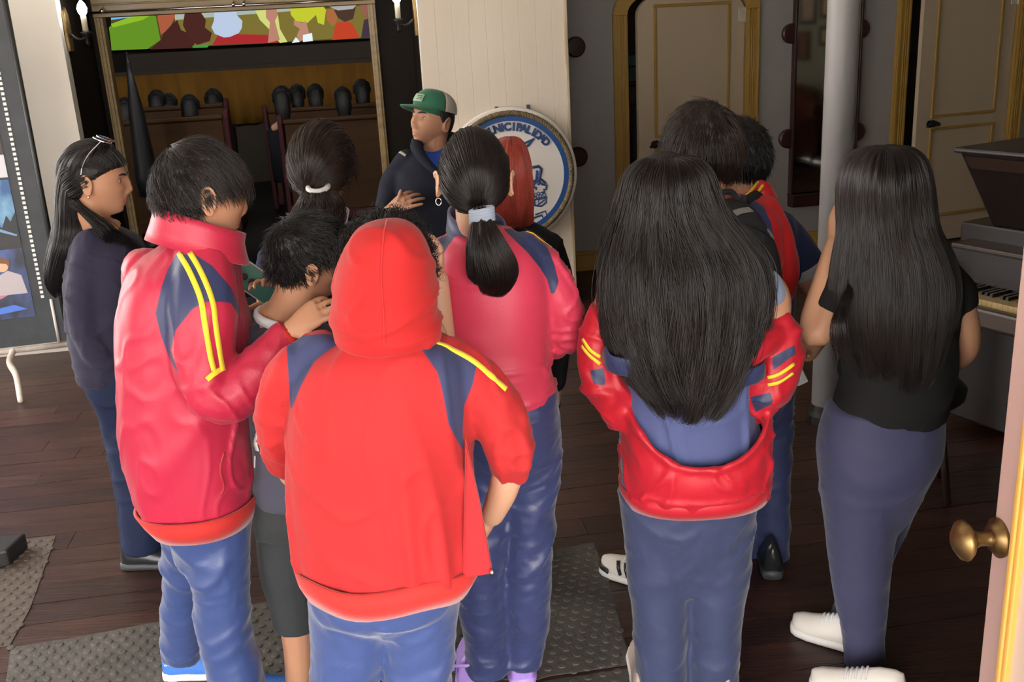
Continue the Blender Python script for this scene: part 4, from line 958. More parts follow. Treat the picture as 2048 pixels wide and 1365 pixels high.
def ribbon(g, sf, pts_px, width, th=.0016, k=6, lift=.0012):
    pp = crom(np.array(pts_px, float), k); P_, N_ = [], []
    for x, y in pp:
        h = sf.hit(x, y)
        if h is None: continue
        P_.append(h[0]); N_.append(h[1])
    if len(P_) < 3: return
    P_ = np.array(P_); N_ = np.array(N_)
    for _ in range(2): P_[1:-1] = (P_[:-2] + P_[1:-1] * 2 + P_[2:]) / 4; N_[1:-1] = (N_[:-2] + N_[1:-1] * 2 + N_[2:]) / 4
    T = np.gradient(P_, axis=0); rings = []
    for p, nrm, t in zip(P_, N_, T):
        q, n2 = sf.near(p); nrm = unit(nrm); s = unit(np.cross(unit(t), nrm)); h = width / 2
        a, _ = sf.near(q + s * h); b, _ = sf.near(q - s * h); c = q
        rings.append(np.array([a + nrm * lift, c + nrm * lift, b + nrm * lift, b + nrm * (lift + th), c + nrm * (lift + th), a + nrm * (lift + th)]))
    g.loft(rings)

def cloth_mat(name, col, rough=.5, sheen=.25, fine=380, fstr=.12, broad=None, spec=.35):
    lum = sum(col) / 3; k_ = min(1, lum / .10); mt = mat(name, col, rough, sheen=sheen * k_ if lum > .03 else 0, spec=spec * (.35 + .65 * k_), noise=(2.2, tuple(c * .88 for c in col), .7, (1, 1, 1)), bump=(fine, fstr, (1, 1, 1)))
    if broad:
        nt = mt.node_tree; b = nt.nodes['Principled BSDF']; fb = b.inputs['Normal'].links[0].from_node; tc = nt.nodes.new('ShaderNodeTexCoord'); mp = nt.nodes.new('ShaderNodeMapping'); mp.inputs['Scale'].default_value = broad[2]; nz = nt.nodes.new('ShaderNodeTexNoise'); nz.inputs['Scale'].default_value = broad[0]; nz.inputs['Detail'].default_value = 1.5; nz.inputs['Distortion'].default_value = 1.2
        nz.noise_type = 'RIDGED_MULTIFRACTAL' if hasattr(nz, 'noise_type') else nz.noise_type; nt.links.new(tc.outputs['Object'], mp.inputs[0]); nt.links.new(mp.outputs[0], nz.inputs['Vector']); b2 = nt.nodes.new('ShaderNodeBump'); b2.inputs['Strength'].default_value = broad[1]; b2.inputs['Distance'].default_value = .012; nt.links.new(nz.outputs[0], b2.inputs['Height']); nt.links.new(b2.outputs[0], fb.inputs['Normal'])
    return mt
SKIN = {}
def skin_mat(key, col, lip):
    mt = mat('skin_' + key, col, .5, sss=.12, spec=.35, noise=(7, tuple(c * f for c, f in zip(col, (.88, .82, .8))), .6, (1, 1, 1)))
    layered(mt, [('lip', lip, .5), ('stubble', tuple(c * .80 for c in col), .9)]); SKIN[key] = mt
skin_mat('tan', (.46, .245, .150), (.36, .13, .10)); skin_mat('light', (.57, .335, .225), (.45, .17, .14)); skin_mat('deep', (.42, .21, .125), (.27, .10, .08)); skin_mat('warm', (.48, .25, .15), (.40, .14, .11))
M['eye_white'] = mat('eye_white', (.62, .58, .55), .2); M['iris'] = mat('dark_iris', (.03, .014, .008), .15); M['brow'] = mat('brow_hair', (.014, .010, .009), .7)

class Person:
    def __init__(s, label, Y, px, skin='tan', group=None):
        s.Y = Y; c = at(px, 700, Y); s.base = np.array([c[0], Y, 0.0]); s.skin = skin
        s.o = bpy.data.objects.new('person', bpy.data.meshes.new('person')); COL.objects.link(s.o); s.o.location = Vector(s.base.tolist())
        tag(s.o, label, 'person', group); s.g = G(); s.heads = None
    def head(s, px, py, dY, yaw, pitch=0, roll=0, sc=1.0, wide=1.0, neck=None, neck_r=.052, eo=0.0):
        c = at(px, py, s.Y + dY); H = s.H = Head(c, yaw, pitch, roll, sc, wide); add_head(s.g, H, True, eo)
        a = H.w([0, -.022, -.045]); e = at(neck[0], neck[1], s.Y + (neck[2] if len(neck) > 2 else 0)); s.neck_base = e
        s.g.tube([a, H.w([0, -.026, -.095]), (H.w([0, -.03, -.12]) + e) / 2, e], [neck_r * sc * 1.02, neck_r * sc * .98, neck_r * sc, neck_r * sc * 1.25], 18, False, 4)
        return H
    def limb(s, specs, **k):
        if len(specs) == 3 and min(q[3] for q in specs) >= 26: specs = [(*q[:3], q[3] * .58) for q in specs]
        return pxtube(s.g, specs, s.Y, **k)
    def pt(s, px, py, dY=0): return at(px, py, s.Y + dY)
    def finish(s, voxel=.0048, it=3):
        me = fuse(s.g, voxel, it, name='person'); V = mverts(me); H = s.H; l = H.loc(V)
        lip = np.where((l[:, 1] > .05), 1.15 - ((l[:, 0] / .0245) ** 2 + ((l[:, 2] + .0645) / (.0115 - .005 * np.abs(l[:, 0]) / .025)) ** 2), -3)
        attr(me, 'lip', np.clip(lip, -2, 2))
        attr(me, 'stubble', np.clip(np.where(l[:, 1] > 0, 1, -1) * (-(l[:, 2] + .05) / .02), -2, .4) if getattr(s, 'stubble', False) else np.full(len(V), -2.0))
        setv(me, V - s.base); smooth_on(me); me.materials.append(SKIN[s.skin]); old = s.o.data; s.o.data = me; bpy.data.meshes.remove(old)
    def eyes(s, gaze=(0, 1, 0), open_=.5):
        H = s.H
        for sx in (-1, 1):
            d = np.array([[sx * .031 / .076, .88, .005 / .117]]); d /= np.linalg.norm(d); 
            q = head_shape(d)[0]; c = np.array([sx * .031, q[1] - .0075, .004]); gz = unit(gaze); r = .0118
            g = G(); g.disc(H.w(c), H.dirw(gz), [(r * sin(a), r * cos(a)) for a in np.linspace(pi - .05, .50, 10)], 18); e = child('eye', g, M['eye_white'], s.o, s.base, True)
            for k in (0,):
                g = G(); g.disc(H.w(c), H.dirw(gz), [(r * 1.01 * sin(a) * H.sc, r * 1.01 * cos(a)) for a in np.linspace(.52, .02, 5)], 18); child('iris', g, M['iris'], e, s.base, True)
            g = G()
            for lo, hi in ((radians(8 + 10 * open_), radians(100)), (radians(-90), radians(-14))):
                rows = []
                for a in np.linspace(lo, hi, 7): rows.append(np.array([H.w(c + np.array([r * 1.12 * cos(b) , r * 1.16 * sin(b) * cos(a), r * 1.16 * sin(b) * sin(a)])) for b in np.linspace(.12, pi - .12, 12)]))
                vs = np.concatenate(rows); fs = [(i * 12 + j, i * 12 + j + 1, (i + 1) * 12 + j + 1, (i + 1) * 12 + j) for i in range(6) for j in range(11)]; g.add(vs, fs)
            child('eyelid', g, SKIN[s.skin], s.o, s.base, True)
            g = G(); pts = []
            for t in np.linspace(0, 1, 7):
                x = sx * (.012 + .036 * t); zz = .021 + .007 * sin(t * 2.2) - .003 * t; dd = np.array([[x / .076, .9, zz / .117]]); dd /= np.linalg.norm(dd); qq = head_shape(dd)[0]
                pts.append(H.w([x, qq[1] + .0008, zz]))
            g.tube(pts, np.array([.0022, .0036, .004, .0038, .0032, .0024, .001]) * H.sc, 8, True, 2); child('eyebrow', g, M['brow'], s.o, s.base, True)
    def cloth(s, name, g, mt, voxel=.0075, it=4, wr=None, panels=None, label=None, solid_mesh=None, YP=None):
        me = fuse(g, voxel, it, name=name) if solid_mesh is None else solid_mesh
        for w_ in (wr or []): wrinkle(me, *w_[:2], **(w_[2] if len(w_) > 2 else {}))
        for nm, polys in (panels or {}).items(): panel_attr(me, nm, polys, YP if YP else s.Y - .1)
        sf = Surf(me); setv(me, mverts(me) - s.base); smooth_on(me); o = new_obj(name, me, mt, s.o); tag(o, label); o2 = o; return o2, sf
    def part(s, name, g, mt, parent=None, smooth=True, label=None, kind=None): return child(name, g, mt, parent or s.o, s.base, smooth, label, kind)
    def hair(s, g, key, strands, radius=.0009, voxel=None, fused=False):
        if voxel: me = fuse(g, voxel, 3, name='hair'); setv(me, mverts(me) - s.base); smooth_on(me); o = new_obj('hair', me, HM[key][0], s.o)
        else: o = child('hair', g, HM[key][0], s.o, s.base, True)
        if strands: curves_obj('strands', strands, radius, HM[key][1], o, s.base)
        return o
    def shoe(s, heel, toe, cu, cs, width=.047, h=.105, lace=None, length=None, cuff=None):
        a = ground(*heel); b = ground(*toe); f = unit(b - a); L_ = length or np.linalg.norm(b - a); a = b - f * L_; sd = np.array([-f[1], f[0], 0]); z = np.array([0, 0, 1.])
        root = None
        def P_(t, x, zz): return a + f * t * L_ + sd * x + z * zz
        prof = [(0, .55, .70), (.03, .70, .95), (.12, .82, 1.0), (.28, .84, .95), (.42, .86, .80), (.58, .95, .62), (.75, 1.02, .50), (.9, .86, .42), (.975, .55, .34), (1, .25, .28)]
        g = G(); g.loft([np.array([P_(t, width * kw_ * cos(q) * (1 - .30 * max(sin(q), 0) ** 2), .028 + h * hh * max(sin(q), 0) - .010 * max(-sin(q), 0)) for q in np.linspace(0, 2 * pi, 21)[:-1]]) for t, kw_, hh in prof]); up = s.part('shoe', g, cu)
        g = G(); g.loft([np.array([P_(t + (.012 if t > .5 else -.012), width * (kw_ + .12) * cos(q) / max(abs(cos(q)), abs(sin(q))) ** .5, .016 + .017 * sin(q) / max(abs(cos(q)), abs(sin(q))) ** .5 + (.012 if t < .02 or t > .97 else 0) * 0) for q in np.linspace(0, 2 * pi, 17)[:-1]]) for t, kw_, hh in prof]); s.part('sole', g, cs, up)
        if lace:
            for i in range(5):
                t = .40 + .055 * i; hh = np.interp(t, [p[0] for p in prof], [p[2] for p in prof]); kw_ = np.interp(t, [p[0] for p in prof], [p[1] for p in prof])
                g = G(); g.tube([P_(t, width * kw_ * cos(q) * .72 * (1), .030 + h * hh * sin(q)) for q in np.linspace(.75, pi - .75, 7)], [.0038] * 7, 6); s.part('lace', g, lace, up)
        return up, P_
# ================================================================== PEOPLE
RED, NAVY, BLUE, YEL = (.58, .024, .050), (.032, .040, .105), (.040, .068, .200), (.80, .62, .035)
M['yellow_band'] = cloth_mat('yellow_knit_band', YEL, .6)
M['navy_knit'] = cloth_mat('navy_knit', NAVY, .7)
M['white_knit'] = cloth_mat('white_knit', (.62, .62, .64), .7)
M['grey_knit'] = cloth_mat('pale_grey_knit', (.36, .38, .44), .7)
M['rib_red'] = cloth_mat('red_rib', (.47, .022, .019), .8)
M['pants'] = cloth_mat('blue_satin_tracksuit', BLUE, .36, sheen=.35, spec=.5, broad=(4, .5, (1, 1, 2.2)))
M['pants_dark'] = cloth_mat('navy_tracksuit', (.040, .050, .125), .55, sheen=.3)
M['white_rubber'] = mat('white_shoe_rubber', (.72, .70, .68), .5); M['white_leather'] = mat('white_shoe_leather', (.66, .62, .57), .45, bump=(60, .1, (1, 1, 1)))
M['black_leather'] = mat('black_shoe_leather', (.018, .019, .022), .28); M['dark_rubber'] = mat('grey_black_sole', (.05, .055, .06), .5)
M['blue_mesh'] = mat('bright_blue_shoe_mesh', (.05, .19, .62), .6, bump=(220, .3, (1, 1, 1))); M['purple'] = mat('lilac_shoe_plastic', (.42, .27, .70), .35); M['beige'] = mat('beige_shoe', (.45, .36, .31), .6)
def track(name, base=RED, rough=.38, panels=(('navy', NAVY),)):
    mt = cloth_mat(name, base, rough, sheen=.08, spec=.35, broad=(4, .35 if rough < .6 else .15, (1, 1, .8))); layered(mt, [(a, c, .0012) for a, c in panels]); return mt
zmask = lambda z0, z1: (lambda V: sstep(V[:, 2], z0, z1))
WR = lambda amp, sc, seed, **k: (amp, sc, dict(seed=seed, **k))

# ---------------------------------------------------------------- hooded boy in the middle (nearest)
p = Person('person in a raised red hood and navy-panelled jacket, back turned', 1.80, 770, 'light'); Y = p.Y
H = p.head(772, 560, .03, 8, 22, -2, .95, neck=(772, 680, .0))
p.limb([(650, 735, 0, 26), (600, 745, 0, 32), (560, 800, .02, 34), (552, 880, .05, 30), (585, 950, .16, 26)])
p.limb([(900, 740, 0, 26), (935, 775, 0, 36), (1000, 850, .0, 36), (1016, 920, .0, 33), (1008, 975, .03, 31), (985, 1030, .06, 24)])
add_hand(p.g, p.pt(982, 1036, .065), p.pt(950, 1098, .11) - p.pt(985, 1030, .06), np.array([-1, .5, 0]), .15, thumb=-1, curl=(.3, .35, .4, .4))
p.limb([(690, 700, 0, 40), (772, 690, 0, 44), (860, 700, 0, 40)]); p.finish(.005)
g = G()
loft_rings(g, [(652, 712, 836, .075), (676, 672, 874, .095), (700, 622, 915, .115), (735, 594, 938, .13), (790, 582, 944, .142), (860, 578, 944, .150), (950, 580, 943, .152), (1040, 586, 950, .152), (1090, 592, 962, .150), (1118, 604, 958, .145), (1140, 622, 940, .138)], Y)
pxtube(g, [(640, 708, 0, 50), (590, 745, 0, 50), (566, 800, .02, 47), (556, 870, .04, 42), (572, 925, .10, 38), (600, 935, .15, 34)], Y)
pxtube(g, [(880, 715, 0, 50), (935, 755, 0, 58), (982, 810, 0, 60), (1008, 865, 0, 56), (1018, 905, .0, 52), (1018, 930, .01, 44)], Y)
g2 = pxtube
mt = track('red_fleece_jacket', (.40, .016, .019), .8)
jo, sf = p.cloth('jacket', g, mt, .007, 4, wr=[WR(.011, (7.5, 7.5, 1.6), 5, mask=lambda V: .4 + .6 * sstep(-V[:, 2], -1.15, -.85)), WR(.004, (14, 14, 9), 6), WR(.005, (16, 16, 30), 8, mask=lambda V: sstep(np.abs(V[:, 0] - at(770, 800, 1.8)[0]), .19, .24) * sstep(-V[:, 2], -1.2, -1.05))], panels={'navy': [[(560, 668), (700, 660), (718, 672), (665, 690), (625, 722), (600, 770), (582, 815), (574, 820), (570, 740)], [(808, 678), (870, 672), (900, 690), (960, 728), (950, 770), (932, 812), (928, 860), (930, 905), (920, 892), (897, 850), (886, 790), (875, 745), (845, 700)]]})
g = G(); ribbon(g, sf, [(590, 672), (620, 660), (650, 654), (672, 653)], .010); p.part('shoulder_stripe', g, M['yellow_band']); g = G(); ribbon(g, sf, [(858, 679), (900, 698), (945, 722), (985, 756), (1012, 780)], .012); p.part('shoulder_stripe', g, M['yellow_band'])
# zip edge flap hanging at the right
g = G(); fl = [(930, 880), (958, 1000), (975, 1090), (985, 1150), (925, 1160)]; g.prism([p.pt(x, y, -.10 if i else -.08) for i, (x, y) in enumerate(fl)], np.array([0, .02, 0])); o = p.part('front_flap', g, cloth_mat('red_fleece_front', (.40, .016, .022), .8), smooth=False)
add_bevel(o, .006); g = G(); e = p.pt(984, 1146, -.105); g.box(e, (.006, .008, .012)); p.part('zip_stop', g, M['steel'], parent=o)
# hem rib
g = G()
hem = [ring(y, xl, xr, Y, hd) for y, xl, xr, hd in ((1104, 598, 960, .148), (1128, 606, 957, .149), (1156, 624, 940, .142))]
for rg in hem: rg[:, 2] += .006 * np.sin(np.arange(48) / 48 * 2 * pi * 5 + 1) 
g.loft(hem, False, False); o = p.part('hem_rib', g, M['rib_red']); sm = o.modifiers.new('s', 'SOLIDIFY'); sm.thickness = .008
# hood
g = G(); loft_rings(g, [(438, 752, 786, .02, -.03), (446, 728, 815, .055, -.03), (466, 703, 840, .085, -.03), (500, 684, 858, .108, -.02), (545, 671, 870, .122, -.01), (590, 664, 876, .126, 0), (630, 662, 880, .124, 0), (655, 666, 884, .120, 0), (672, 675, 884, .115, 0), (688, 700, 872, .10, 0)], Y, e=2.15)
ho, hs = p.cloth('hood', g, cloth_mat('red_fleece_hood', (.40, .012, .013), .85, sheen=.08), .006, 4, wr=[WR(.0045, (9, 9, 9), 21), WR(.006, (8, 8, 26), 23, mask=lambda V: 1 - sstep(V[:, 2], at(770, 655, 1.7)[2], at(770, 600, 1.7)[2]))])
g = G(); ribbon(g, hs, [(775, 436), (768, 470), (762, 540), (765, 600), (768, 650), (768, 690)], .0025, th=.0012); p.part('hood_seam', g, cloth_mat('red_seam', (.5, .018, .02), .8), parent=ho)
# trousers
def pants(P, legs, hips, mt, seed, voxel=.0085, amp=.0065, extra=None, hem=True, sc=(4.5, 4.5, 12)):
    q_ = hips[-1]; c_, w_ = (q_[1] + q_[2]) / 2, (q_[2] - q_[1]) / 2; dp = (hips[-1][0] - hips[-2][0])
    hips = hips + [(q_[0] + dp, c_ - w_ * .78, c_ + w_ * .78, q_[3] * .74), (q_[0] + dp * 2, c_ - w_ * .5, c_ + w_ * .5, q_[3] * .42)]
    g = G(); loft_rings(g, hips, P.Y, e=2.3)
    for lg in legs: pxtube(g, lg, P.Y, n=18, k=5, round_ends=False)
    z1 = P.base[2]
    ctr = []
    for lg in legs:
        q = crom(np.array([at(a, b, P.Y + c) for a, b, c, _ in lg]), 4); ctr.append(q[np.argsort(q[:, 2])])
    kz_ = [np.interp(.47, c[:, 2], c[:, 2]) for c in ctr]
    def drape(V):
        D = np.stack([np.hypot(V[:, 0] - np.interp(V[:, 2], c[:, 2], c[:, 0]), V[:, 1] - np.interp(V[:, 2], c[:, 2], c[:, 1])) for c in ctr], 1); j = D.argmin(1)
        dx = np.stack([V[:, 0] - np.interp(V[:, 2], c[:, 2], c[:, 0]) for c in ctr], 1)[np.arange(len(V)), j]
        return np.stack([dx + j * 3.0, V[:, 1], V[:, 2] - 7.0 * dx ** 2 + .35 * dx * np.where(j == 0, 1, -1)], 1)
    msk = lambda V: (.35 + .65 * np.exp(-((V[:, 2] - .47) / .16) ** 2) + .55 * np.exp(-((V[:, 2] - .1) / .10) ** 2) + .3 * np.exp(-((V[:, 2] - .78) / .10) ** 2))
    o, sf = P.cloth('trousers', g, mt, voxel, 9, wr=[WR(amp, sc, seed, mask=msk, coord=drape), WR(amp * .5, (5, 5, 4), seed + 9), WR(amp * .35, (16, 16, 30), seed + 4, mask=msk, coord=drape)]); return o, sf
pants(p, [[(700, 1150, 0, 88), (695, 1260, 0, 78), (688, 1365, 0, 66), (680, 1500, .0, 60), (676, 1650, 0, 52), (676, 1712, .0, 56)], [(845, 1150, 0, 84), (842, 1260, 0, 74), (838, 1365, 0, 66), (842, 1500, .0, 62), (846, 1650, 0, 54), (846, 1712, 0, 58)]],
      [(1085, 620, 930, .13), (1130, 618, 925, .135), (1190, 622, 915, .125), (1215, 660, 880, .10)], M['pants'], 31)
for hx in (672, 848): p.shoe((hx, 1752), (hx + 10, 1560), M['blue_mesh'], M['white_rubber'], .046)

# ---------------------------------------------------------------- tall boy at the left in the satin jacket
p = Person('person in a red satin jacket with twin yellow sleeve stripes, left of the hooded one', 2.30, 400, 'warm'); Y = p.Y
H = p.head(404, 392, .0, 54, 9, 0, 1.0, 1.04, neck=(395, 505, .03), neck_r=.053, eo=.006)
p.limb([(320, 530, .02, 40), (395, 510, .02, 46), (450, 540, .0, 40)])
p.limb([(400, 560, -.10, 40), (400, 690, -.13, 38), (440, 790, -.16, 34), (520, 745, -.14, 30), (582, 662, -.1, 23)])
wv = p.pt(578, 662, -.12); add_hand(p.g, wv, p.pt(650, 612, -.12) - wv, np.array([.3, .75, -.6]), .165, thumb=-1, curl=(.2, .35, .45, .55), spread=.14)
p.eyes(); p.finish(.0040, 2)
kw = dict(h0=.40, nape=-.56, side=.16)
p.hair(hair_cap(H, .017, .003, 3, **kw), 'softblack', short_strands(H, 7500, .019, .05, 11, crown=(-.25, -.45, .85), messy=.3, lift=.006, taper=.3, **kw), .0007)
g = G()
loft_rings(g, [(468, 352, 446, .075, .02), (488, 318, 464, .095, .02), (512, 285, 474, .115, .01), (545, 262, 478, .14), (600, 248, 484, .155), (680, 245, 496, .165), (780, 246, 500, .168), (860, 250, 505, .165), (930, 260, 510, .160), (985, 280, 510, .152), (1020, 306, 506, .142)], Y)
pxtube(g, [(405, 530, -.05, 62), (405, 600, -.10, 70), (402, 680, -.13, 68), (412, 750, -.16, 62), (445, 795, -.17, 56), (495, 765, -.15, 54), (545, 705, -.12, 44), (568, 675, -.11, 34)], Y)
pxtube(g, [(290, 540, .05, 46), (300, 640, .14, 44), (360, 740, .2, 40), (440, 740, .24, 36)], Y)
mt = track('red_satin_jacket', (.45, .022, .058), .38)
jo, sf = p.cloth('jacket', g, mt, .0072, 4, wr=[WR(.006, (5, 5, 2.2), 41, mask=lambda V: 1 - .6 * sstep(V[:, 2], 1.15, 1.3)), WR(.007, (13, 13, 13), 44, mask=lambda V: sstep(V[:, 0], at(400, 700, 2.2)[0], at(440, 700, 2.2)[0]) * sstep(-V[:, 2], -1.14, -1.04)), WR(.003, (18, 18, 9), 47)],
    panels={'navy': [[(352, 504), (392, 508), (425, 530), (462, 572), (486, 618), (480, 632), (462, 606), (438, 604), (412, 604), (385, 618), (352, 660), (342, 700), (360, 750), (340, 720), (322, 672), (311, 628), (322, 575), (335, 535)]]}, YP=Y - .16)
for off in (0, 22): g = G(); ribbon(g, sf, [(358 + off, 506), (380 + off, 545), (402 + off * 1.0, 600), (410 + off * .95, 650), (420 + off * .9, 710), (428 + off * .8, 742)], .0125); p.part('sleeve_stripe', g, M['yellow_band'])
g = G(); ribbon(g, sf, [(414, 760), (428, 748), (444, 738)], .012); p.part('sleeve_stripe', g, M['yellow_band'])
g = G(); ribbon(g, sf, [(448, 905), (440, 940), (448, 975), (440, 990)], .006); p.part('pocket_welt', g, cloth_mat('dark_red_welt', (.45, .02, .035), .5))
g = G(); c0 = [(p.pt(396, 504, 0), .116, .110), (p.pt(397, 478, 0), .106, .100), (p.pt(398, 458, 0), .100, .096), (p.pt(400, 440, 0), .101, .096)]
col_r = [np.array([c + np.array([a * cos(t), b * sin(t), .030 * cos(t - .9) * -1 + (-.02 * cos(t))]) for t in np.linspace(0, 2 * pi, 33)[:-1]]) for c, a, b in c0]
g.loft(col_r, False, False); o = p.part('collar', g, cloth_mat('red_satin_collar', (.45, .022, .058), .38)); sm = o.modifiers.new('s', 'SOLIDIFY'); sm.thickness = .007
g = G(); g.loft([ring(y, xl, xr, Y, hd) for y, xl, xr, hd in ((992, 283, 512, .154), (1014, 300, 510, .148), (1034, 320, 504, .140))], False, False); o = p.part('hem_rib', g, M['rib_red']); sm = o.modifiers.new('s', 'SOLIDIFY'); sm.thickness = .008
g = G(); pxtube(g, [(560, 684, -.112, 33), (580, 662, -.105, 31)], Y, round_ends=False); p.part('cuff', g, M['rib_red'])
pants(p, [[(385, 1000, .06, 62), (375, 1120, .12, 50), (366, 1230, .16, 44), (364, 1312, .2, 40)], [(438, 1000, -.02, 66), (440, 1130, -.04, 62), (448, 1250, -.04, 56), (470, 1345, -.04, 56), (486, 1412, -.04, 58)]],
      [(960, 310, 500, .13), (1010, 325, 500, .135), (1060, 345, 498, .12)], M['pants'], 51)
_, PS = p.shoe((334, 1352), (452, 1342), M['blue_mesh'], M['white_rubber'], .050, .115, lace=M['white_knit'])
g = G(); e = PS(.0, 0, 0); q0 = [PS(.10, -.049, .075), PS(.16, -.050, .072), PS(.22, -.050, .070)]
g = G()
for i in range(3):
    b0 = PS(.10 + .055 * i, -.0455, .086); g.tube([b0, b0 + np.array([.006, -.0005, .022 + .007 * i])], [.0035, .0035], 6)
p.part('stripe_mark', g, M['white_rubber'])
fc = bpy.data.curves.new('shoe_text', 'FONT'); fc.body = 'adidas'; fc.size = .024; fc.extrude = .0006
fo = bpy.data.objects.new('shoe_text', fc); COL.objects.link(fo); dg = bpy.context.evaluated_depsgraph_get(); me = bpy.data.meshes.new_from_object(fo.evaluated_get(dg)); bpy.data.objects.remove(fo)
o = new_obj('shoe_lettering', me, M['white_rubber'], p.o); e = PS(.08, -.0485, .066) - p.base; ex = unit(PS(1, 0, 0) - PS(0, 0, 0)); ez = np.array([ex[1], -ex[0], 0]); ey = np.cross(ez, ex)
o.matrix_local = Matrix([[ex[i], ey[i], ez[i], e[i]] for i in range(3)] + [[0, 0, 0, 1]])
p.shoe((455, 1425), (590, 1395), M['blue_mesh'], M['white_rubber'], .050, .115)

# ---------------------------------------------------------------- woman at the left
p = Person('person with long sleek black hair and charcoal sweater beside the poster stand', 3.24, 215, 'warm'); Y = p.Y
H = p.head(192, 362, 0, 78, 5, 0, 1.0, 1.0, neck=(208, 470, .02), neck_r=.056)
p.limb([(160, 495, .02, 30), (208, 476, .02, 36), (262, 500, .02, 30)]); p.limb([(170, 520, -.10, 26), (165, 640, -.12, 25), (215, 730, -.1, 22), (300, 735, 0, 18)])
p.eyes(); p.finish(.0044)
kw = dict(h0=.36, nape=-.7, side=.02)
g = hair_cap(H, .013, .001, 5, **kw); rows = loft_rings(g, [(288, 172, 206, .02, .0), (295, 150, 222, .06, .0), (318, 131, 218, .085, .0), (350, 124, 204, .09, .01), (385, 121, 190, .09, .02), (420, 118, 188, .085, .02), (455, 112, 192, .08, .02), (490, 104, 182, .075, 0), (530, 95, 165, .065, 0), (560, 96, 146, .05, 0), (582, 106, 132, .03, 0)], Y, e=2.1)
p.hair(g, 'black', grid_strands(rows, 2600, 61, off=.003, wave=.0015, wfreq=1.2, v1=(.75, 1.06)) + pony_strands(H, 1200, .014, (-.2, -.85, -.4), 62, **kw), .0010, voxel=.006)
st = []
rs = np.random.RandomState(3)
for i in range(420):
    a = H.w([.05 + .02 * rs.rand(), -.05 - .03 * rs.rand(), -.05 - .02 * rs.rand()]); q = [(205, 450), (225, 468), (250, 482), (275, 500)]
    j = rs.normal(size=3) * .009; pts = [a] + [p.pt(x + rs.normal() * 2, y + rs.normal() * 2 + 4, -.09 + .02 * k_) + j for k_, (x, y) in enumerate(q)]; st.append(crom(np.array(pts), 4))
curves_obj('shoulder_hair', st, .001, HM['black'][1], p.o, p.base)
g = G()
loft_rings(g, [(458, 178, 240, .07, .02), (474, 158, 262, .10, .01), (495, 143, 280, .125), (540, 137, 292, .15), (610, 139, 294, .155), (680, 148, 290, .15), (730, 160, 290, .15), (752, 168, 290, .145)], Y)
pxtube(g, [(185, 490, -.06, 36), (172, 560, -.11, 36), (168, 640, -.13, 33), (205, 720, -.12, 28), (265, 735, -.04, 24)], Y)
o, sf = p.cloth('sweater', g, cloth_mat('charcoal_navy_sweater', (.030, .028, .055), .85, fine=260, fstr=.3), .0085, 4, wr=[WR(.004, (6, 6, 12), 71), WR(.004, (12, 12, 18), 74)])
g = G(); pxtube(g, [(205, 462, .02, 33), (212, 448, .02, 27)], Y, round_ends=False); p.part('white_collar', g, M['white_knit'])
pants(p, [[(240, 760, .05, 52), (255, 900, .06, 42), (272, 1000, .06, 38), (284, 1092, .05, 40)], [(255, 760, -.03, 52), (262, 900, -.02, 44), (278, 1000, -.02, 40), (290, 1098, -.02, 41)]], [(700, 165, 295, .14), (760, 176, 300, .14), (810, 200, 300, .12)], cloth_mat('dark_navy_trousers', (.014, .021, .055), .7), 77, amp=.004)
p.shoe((250, 1134), (366, 1128), M['black_leather'], M['dark_rubber'], .048, .10, lace=M['black_leather']); p.shoe((300, 1062), (400, 1050), M['black_leather'], M['dark_rubber'], .046, .10)
g = G(); e = H.w([.083, -.012, -.042]); g.ell(e, (.004, .004, .004), nu=8, nv=6); p.part('earring', g, M['steel'])
# sunglasses on her head (own thing)
sg = Thing('sunglasses', p.pt(190, 300, -.06), 'brown-lensed sunglasses resting on top of the long-haired woman\'s head', 'sunglasses')
for sx in (-1, 1):
    c = H.w([sx * .032, .035, .134]); g = G(); ax = unit(H.dirw([0, .35, .94])); g.disc(c, ax, [(.027, -.001), (.029, .0), (.027, .002), (.001, .003)], 20); sg.part('lens', g, mat('brown_lens', (.09, .045, .03), .12))
    g = G(); n_ = 20; x_ = unit(H.dirw([1, 0, 0])); y_ = np.cross(ax, x_); g.tube([c + (x_ * cos(t) + y_ * sin(t)) * .0285 for t in np.linspace(0, 2 * pi, 21)], [.0016] * 21, 6); sg.part('rim', g, M['steel'])
    g = G(); g.tube([H.w([sx * .062, .035, .132]), H.w([sx * .080, .0, .095]), H.w([sx * .086, -.02, .06]), H.w([sx * .086, -.028, .03])], [.0018] * 4, 6, smooth=3); sg.part('temple', g, M['steel'])
g = G(); g.tube([H.w([-.008, .045, .136]), H.w([0, .048, .139]), H.w([.008, .045, .136])], [.0018] * 3, 6); sg.part('bridge', g, M['steel'])

# ---------------------------------------------------------------- girl with a white hair tie (ahead of the boys)
p = Person('person with a bushy dark ponytail in a white hair tie, facing the theatre', 2.95, 640, 'warm'); Y = p.Y
H = p.head(648, 338, 0, 12, 2, 0, .98, 1.0, neck=(645, 455, .02), neck_r=.05)
p.limb([(560, 490, 0, 34), (645, 470, 0, 40), (735, 490, 0, 34)]); p.limb([(550, 500, .0, 26), (535, 575, -.04, 24), (545, 640, -.12, 20), (575, 612, -.22, 17), (560, 590, -.26, 16)])
wv = p.pt(566, 596, -.25); hand_p = p
add_hand(p.g, wv, p.pt(530, 560, -.30) - wv, unit(np.array([-.2, -.9, .1])), .155, thumb=-1, curl=(.55, .6, .6, .6), spread=.12, tdir=unit(np.array([-.7, -.5, -.25])))
p.eyes(); p.finish(.005)
kw = dict(h0=.44, nape=-.62, side=.0); tie = (-.12, -.93, -.38)
cap = hair_cap(H, .017, .004, 9, **kw)
